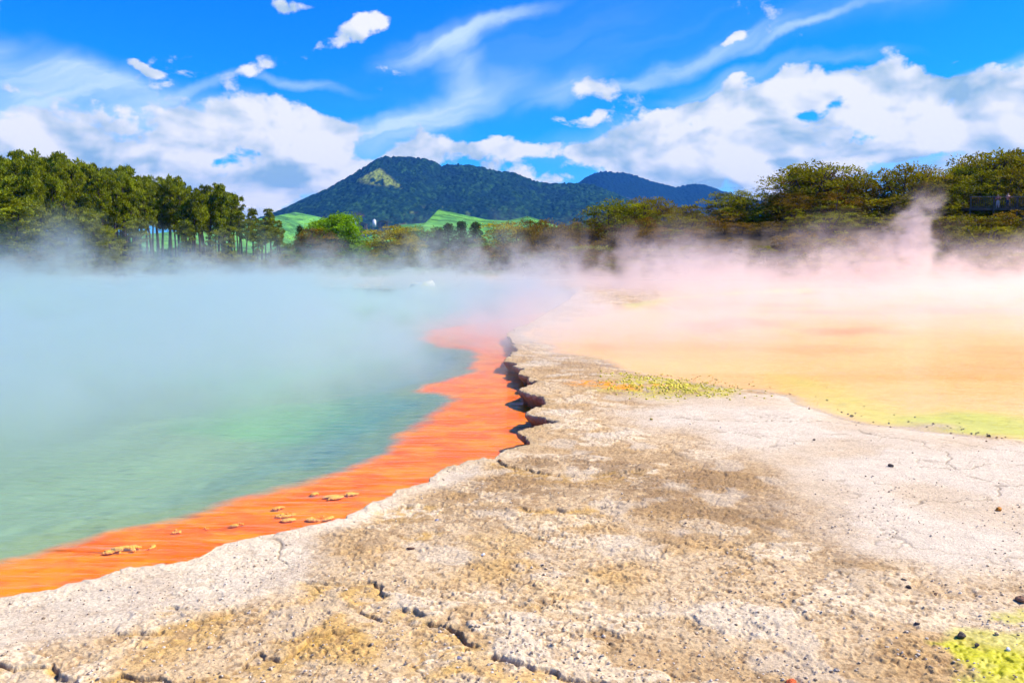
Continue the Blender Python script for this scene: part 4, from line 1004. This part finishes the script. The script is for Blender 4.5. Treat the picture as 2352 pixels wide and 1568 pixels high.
def knob_field(name, pts, mat, lab, cat):
    ico = bmesh.new(); bmesh.ops.create_icosphere(ico, subdivisions=1, radius=1); iv = np.array([w.co[:] for w in ico.verts]); jf = np.array([[w.index for w in f.verts] for f in ico.faces]); ico.free()
    Vs, Fs = [], []
    for n_, (X0, Y0, zz, r) in enumerate(pts):
        Vs.append(iv * np.array([r * rnd.uniform(.8, 1.3), r * rnd.uniform(.8, 1.2), r * rnd.uniform(.6, 1.0)]) * (1 + .2 * np.sin(iv[:, [1, 2, 0]] * 5 + n_)) + np.array([X0, Y0, zz])); Fs.append(jf + n_ * len(iv))
    o = mesh_np(name, np.concatenate(Vs), np.concatenate(Fs), mat, smooth=True); return o
kp = []
for i in range(1500):
    u = rnd.gauss(1540, 85); v = 880 + (u - 1540) * .06 + rnd.gauss(0, 14)
    if not (1370 < u < 1790 and 850 < v < 920) or fbm(np.array([u / 22.]), np.array([v / 6.]), 3, 3)[0] < .46: continue
    X0, Y0 = at(u, v, .2); kp.append((X0, Y0, .2 + .01, rnd.uniform(.008, .022)))
zz_ = np.array([(p[0], p[1]) for p in kp])
kp = [(p[0], p[1], z_at(p[0], p[1]) + p[3] * .4, p[3]) for p in kp]
kf = knob_field('sulphur_knobs', kp, simple('sulphur_knob', (.66, .56, .07), .9, .4, 12), '', '')
tag(kf, 'field of tiny yellow green mineral knobs on the terrace by the orange flat', 'mineral crust', kind='stuff')

gp = []
while len(gp) < 3200:
    u, v = rnd.uniform(-40, 2400), rnd.uniform(1060, 1600); X0, Y0 = at(u, v, .2)
    if fbm(np.array([X0 * 1.3]), np.array([Y0 * 1.3]), 3, 140)[0] < .47: continue
    gp.append((X0, Y0, 0, abs(rnd.gauss(0, .0035)) + .003))
ok_ = edge_sd(np.array([p[0] for p in gp]), np.array([p[1] for p in gp])) > .08
gp = [(p[0], p[1], z_at(p[0], p[1]) + p[3] * .3, p[3]) for p, k_ in zip(gp, ok_) if k_]
gm2, t, b = newmat('grit'); g = t.n.new('ShaderNodeTexCoord'); n1 = t.noise(g.outputs['Object'], 40, 2, .5)
t.put(b.inputs['Base Color'], t.mix(t.ramp(n1, .38, .62), (.24, .17, .10), (.66, .56, .42))); b.inputs['Roughness'].default_value = .95
gf = knob_field('grit', gp, gm2, '', ''); gf.data.polygons.foreach_set('use_smooth', np.zeros(len(gf.data.polygons), bool))
tag(gf, 'loose crumbs and grit scattered over the near crust', 'grit', kind='stuff')

am = simple('golden_crust', (.97, .50, .07), .75, .45, 30, .3, .5)
for j, (u, v, w, dep, lab) in enumerate([(300, 1254, 92, 17, 'largest golden crust clump in the orange shallows, nearest the left edge'), (248, 1262, 22, 7, 'small golden crust clump touching the largest one on its left'), (430, 1212, 84, 10, 'thin golden crust clump in the orange shallows, second from the left'), (543, 1200, 26, 6, 'small faint golden crust clump between the second and third'), (655, 1178, 40, 9, 'golden crust clump in the middle of the orange shallows, upper of three'), (662, 1189, 30, 6, 'golden crust clump in the middle of the orange shallows, lower of three'),
                                         (640, 1162, 24, 6, 'faint golden crust clump, farthest of three in the middle'), (735, 1185, 58, 11, 'pale golden crust clump close to the rock edge'), (762, 1196, 30, 7, 'golden crust clump nearest the rock edge'), (765, 1137, 44, 10, 'golden crust clump far out in the shallows, left of a touching pair'), (800, 1130, 44, 7, 'golden crust clump far out in the shallows, right of a touching pair'), (722, 1130, 14, 5, 'tiny golden crust clump near the green water')]):
    X0, Y0 = at(u, v, 0); Dd = math.hypot(X0, Y0); hw = w / F * Dd * .5; hd = dep * .5 / F * Y0 * Y0 / 2.4
    pts = []
    r0 = random.Random(j)
    for i in range(int(60 + 900 * min(1, w / 60))):
        a_ = r0.uniform(0, 6.28); rr = math.sqrt(r0.random()); ex, ey = math.cos(a_) * rr * hw, math.sin(a_) * rr * hd
        if fbm(np.array([(X0 + ex) * 11]), np.array([(Y0 + ey) * 15]), 3, 8)[0] < (.53 if w > 50 else .50 if w > 30 else .46) and len(pts) > 6: continue
        pts.append((ex, ey + ex * .25, .000 - .008 * rr * rr, r0.uniform(.006, .013)))
    o = knob_field('crust_clump', pts, am, '', ''); o.location = (X0, Y0, -.013); tag(o, lab, 'mineral crust', 'golden crust clumps in the orange shallows')

moundm, t, b = newmat('sinter_mound'); g = t.n.new('ShaderNodeTexCoord'); n1 = t.noise(g.outputs['Object'], 1.6, 4, .6); n2 = t.noise(g.outputs['Object'], 6, 5, .6)
t.put(b.inputs['Base Color'], t.mix(t.ramp(n1, .52, .62), t.mix(n2, (.55, .50, .38), (.74, .70, .56)), (.70, .52, .06))); b.inputs['Roughness'].default_value = .9
def mound(X0, Y0, rx, ry, h, lab, seed):
    th = np.linspace(0, 2 * math.pi, 64, endpoint=False); rr = np.linspace(0, 1.0, 22); RR, TH = np.meshgrid(rr, th, indexing='ij')
    k = 1 + .35 * (fbm(np.cos(TH) * 1.6 + seed, np.sin(TH) * 1.6, 3, seed) - .5); x_ = RR * np.cos(TH) * rx * k; y_ = RR * np.sin(TH) * ry * k
    z_ = h * (1 - sstep(RR, .55, 1.0)) * (1 + .3 * (fbm(x_ * 2, y_ * 2, 3, seed) - .5)) * (1 - .25 * x_ / rx * -1) - .15
    i_ = np.arange(RR.size).reshape(RR.shape); q_ = np.stack([i_[:-1], np.roll(i_[:-1], -1, 1), np.roll(i_[1:], -1, 1), i_[1:]], -1).reshape(-1, 4)
    o = mesh_np('sinter_mound', np.stack([x_.ravel(), y_.ravel(), z_.ravel()], -1), q_, moundm, smooth=True); o.location = (X0, Y0, 0); tag(o, lab, 'rock')
mound(-6.3, 56, 1.25, 1.5, .85, 'cream and yellow rock mound standing in the far steam, middle', 3); mound(-1.9, 60, 2.4, 1.6, .38, 'long low cream rock bank right of the yellow topped mound', 5); mound(-3.9, 59, 1.0, .9, .26, 'small low cream rock between the mound and the long bank', 6)
mound((2340 - 1176) / F * 70, 70, 2.6, 2.0, .75, 'yellow brown shore bank at the right edge under the scrub', 8)
postm = simple('white_paint', (.8, .8, .8), .5, .05, 3)
for u, v, lab in [(284, 645, 'small white marker post on the far shore, leftmost'), (487, 641, 'small white marker post on the far shore under the pines, second'), (748, 650, 'small white marker post on the far shore, right of the other two')]:
    Y0 = 71.5; X0 = (u - 1176) / F * Y0; e = empty('marker_post', (X0, Y0, .15)); q = MB(); q.tube([(0, 0, 0), (0, 0, .62)], [.07, .065], 8); q.build('post', postm, e); q = MB(); q.box(-.15, .15, -.10, -.07, .42, .72); q.build('plate', postm, e); tag(e, lab, 'post', 'white marker posts on the far shore')
e = empty('parked_van', (*atd(816, 588, 240)[:2], 2.6), .2); vz = float(far_height(np.array([e.location.x]), np.array([240.]))[0]); e.location.z = vz
q = MB(); q.prism([(-2.3, .35), (-2.35, .95), (-1.7, 1.1), (-1.15, 1.85), (2.3, 1.9), (2.4, .4)], -.9, .9); q.build('body', postm, e, bevel=.08)
q = MB(); q.prism([(-1.5, 1.15), (-1.08, 1.7), (2.0, 1.72), (2.05, 1.15)], -.93, .93); q.build('window', glassd, e)
for sx in (-1.45, 1.5):
    for sy in (-.85, .85): q = MB(); q.tube([(sx, sy - .1, .34), (sx, sy + .1, .34)], [.34, .34], 16); q.build('wheel', glassd, e)
tag(e, 'small white van parked far off, right of the lime green willow', 'van')

# ------------------------------------------------------------------ steam
nt = bpy.data.node_groups.new('steam_field', 'GeometryNodeTree')
nt.interface.new_socket('Geometry', in_out='INPUT', socket_type='NodeSocketGeometry'); nt.interface.new_socket('Geometry', in_out='OUTPUT', socket_type='NodeSocketGeometry')
S = NT(nt); go_ = S.n.new('NodeGroupOutput'); vc = S.n.new('GeometryNodeVolumeCube')
vc.inputs['Min'].default_value = (-56, 4, -.12); vc.inputs['Max'].default_value = (56, 78, 9.0)
for nm_, rv in (('X', 540), ('Y', 210), ('Z', 76)): vc.inputs['Resolution ' + nm_].default_value = rv
pos = S.n.new('GeometryNodeInputPosition').outputs[0]; sx, sy, sz = S.sep(pos)
pz = S.vm('MULTIPLY', pos, (1, 1, 1.35))
b1 = S.noise(S.vm('MULTIPLY', pos, (1, .55, 1.1)), .30, 3, .55, .5); b2 = S.noise(pz, .85, 4, .62, .9); b3 = S.noise(S.vm('MULTIPLY', pos, (1, .6, 0)), .13, 2, .5)
yon = S.m('ADD', S.m('ADD', S.ramp(sx, -8, .4, 1.5, 13.0), S.ramp(sx, .6, 9, 0, 3.5)), S.m('MULTIPLY', S.m('SUBTRACT', b3, .5), 9))
onset = S.ramp(S.m('SUBTRACT', sy, yon), 0.0, 10.0)
htop = S.m('ADD', S.m('MULTIPLY', b3, 1.5), S.ramp(sy, 10, 70, .0, -.25, 'LINEAR')); hx = S.noise(S.vm('MULTIPLY', pos, (1, .22, 0)), .17, 3, .6, .3)
htop = S.m('MULTIPLY', htop, S.ramp(hx, .36, .62, .30, 1.9)); htop = S.m('ADD', htop, S.m('MULTIPLY', S.ramp(sx, 2, 14, 0, 1.0), S.ramp(sy, 38, 62, 0, .2))); htop = S.m('MAXIMUM', htop, .30); amp = S.ramp(sy, 10, 50, .35, .80, 'LINEAR')
zw = S.m('SUBTRACT', sz, S.m('MULTIPLY', amp, S.m('ADD', S.m('MULTIPLY', S.m('SUBTRACT', b1, .5), 4.2), S.m('MULTIPLY', S.m('SUBTRACT', b2, .5), 3.2))))
layer = S.ramp(S.m('DIVIDE', zw, htop), 1.5, .0)
den = S.m('MULTIPLY', S.m('MULTIPLY', onset, layer), S.m('MULTIPLY', S.ramp(b2, .36, .62, .30, 1.0), S.ramp(sx, -4, 12, .46, .17)))
# wisps reaching higher than the layer
b4 = S.noise(S.vm('MULTIPLY', pos, (1, .7, .75)), 1.15, 4, .62, 1.3); curl = S.ramp(S.m('ABSOLUTE', S.m('SUBTRACT', b4, .5)), .085, .0)
b5 = S.noise(S.vm('MULTIPLY', pos, (1, .5, .6)), .23, 2, .5, .6)
hi = S.m('MULTIPLY', S.m('ADD', S.m('MULTIPLY', curl, .5), S.ramp(b2, .50, .64)), S.ramp(sz, S.m('ADD', 1.2, S.m('MULTIPLY', S.ramp(b5, .42, .66), 4.6)), .3)); hi = S.m('MULTIPLY', S.m('MULTIPLY', hi, S.ramp(b5, .40, .58, .12, 1.0)), S.m('MULTIPLY', S.ramp(sy, 34, 56), S.ramp(sx, -10, 10, .18, .24)))
den = S.m('ADD', den, hi)
def wisp(u, vtop, Y0, r, w, lean=0.0):
    global den
    X0 = (u - 1176) / F * Y0; h = CAMZ + (593 - vtop) / F * Y0
    wx_ = S.m('ADD', S.m('SUBTRACT', sx, X0), S.m('ADD', S.m('MULTIPLY', S.m('SUBTRACT', b1, .5), 5.0 * r ** .5), S.m('MULTIPLY', sz, -lean)))
    wy_ = S.m('SUBTRACT', sy, Y0); d = S.m('SQRT', S.m('ADD', S.m('MULTIPLY', wx_, wx_), S.m('MULTIPLY', wy_, wy_)))
    d = S.m('ADD', d, S.m('MULTIPLY', S.m('SUBTRACT', b2, .5), -3.4 * r ** .5))
    c_ = S.m('MULTIPLY', S.ramp(d, r, r * .1), S.ramp(sz, h, h * .35, 0, w * 1.3)); den = S.m('ADD', den, c_)
wisp(2082, 415, 62, 1.5, .75, .12); wisp(2040, 520, 60, 2.4, .35); wisp(1440, 505, 58, 1.9, .34); wisp(1640, 545, 60, 3.6, .20); wisp(1780, 560, 62, 3.0, .20); wisp(2185, 550, 62, 1.6, .3); wisp(2330, 520, 60, 4.5, .08); wisp(1560, 560, 56, 2.5, .2); wisp(1915, 550, 62, 3, .16)
wisp(185, 455, 74, 3.6, .10, -.2); wisp(330, 520, 74, 3.0, .09); wisp(60, 560, 73, 3.5, .14); wisp(620, 545, 73, 2.6, .12); wisp(545, 575, 72, 2.8, .12); wisp(1110, 560, 68, 1.4, .16); wisp(1290, 560, 64, 2.0, .16); wisp(1350, 540, 62, 1.8, .14); wisp(900, 590, 70, 3, .12); wisp(750, 590, 70, 3, .12)
S.put(vc.inputs['Density'], den)
sm = S.n.new('GeometryNodeSetMaterial'); S.l.new(vc.outputs[0], sm.inputs[0]); S.l.new(sm.outputs[0], go_.inputs[0])
stm = bpy.data.materials.new('steam'); stm.use_nodes = True; t = NT(stm.node_tree); t.n.clear()
pv = t.n.new('ShaderNodeVolumePrincipled'); mo = t.n.new('ShaderNodeOutputMaterial'); t.l.new(pv.outputs[0], mo.inputs['Volume'])
g = t.n.new('ShaderNodeNewGeometry'); gx1, gy1, gz1 = t.sep(g.outputs['Position'])
side_ = t.ramp(t.m('DIVIDE', gx1, t.m('MAXIMUM', gy1, 4)), -.22, .32, 0, 1)
side_ = t.ramp(t.m('SUBTRACT', gx1, t.m('MULTIPLY', gy1, -.05)), -9, 14)
t.put(pv.inputs['Color'], t.mix(side_, (.76, .89, .84), (1.0, .84, .77))); pv.inputs['Density'].default_value = 1.0; pv.inputs['Anisotropy'].default_value = .35  # light put into the tint: dimmer blue left, pink glow off the orange flats
sm.inputs['Material'].default_value = stm
vd = bpy.data.volumes.new('steam'); vd.materials.append(stm); steam = bpy.data.objects.new('steam', vd); COL.objects.link(steam)
md = steam.modifiers.new('field', 'NODES'); md.node_group = nt
tag(steam, 'billowing steam lying over the hot pool and the orange flats', 'steam', kind='stuff')

# ------------------------------------------------------------------ haze
hz = MB(); hz.box(-5600, 5600, -30, 5900, -3, 480)
hmat = bpy.data.materials.new('haze'); hmat.use_nodes = True; t = NT(hmat.node_tree); t.n.clear(); pv = t.n.new('ShaderNodeVolumePrincipled'); mo = t.n.new('ShaderNodeOutputMaterial'); t.l.new(pv.outputs[0], mo.inputs['Volume'])
pv.inputs['Color'].default_value = (.07, .33, 1.0, 1); pv.inputs['Density'].default_value = 0.7e-4; pv.inputs['Anisotropy'].default_value = 0.1
ho = hz.build('haze', hmat); tag(ho, 'thin blue air between the pool and the mountains', 'haze', kind='stuff')
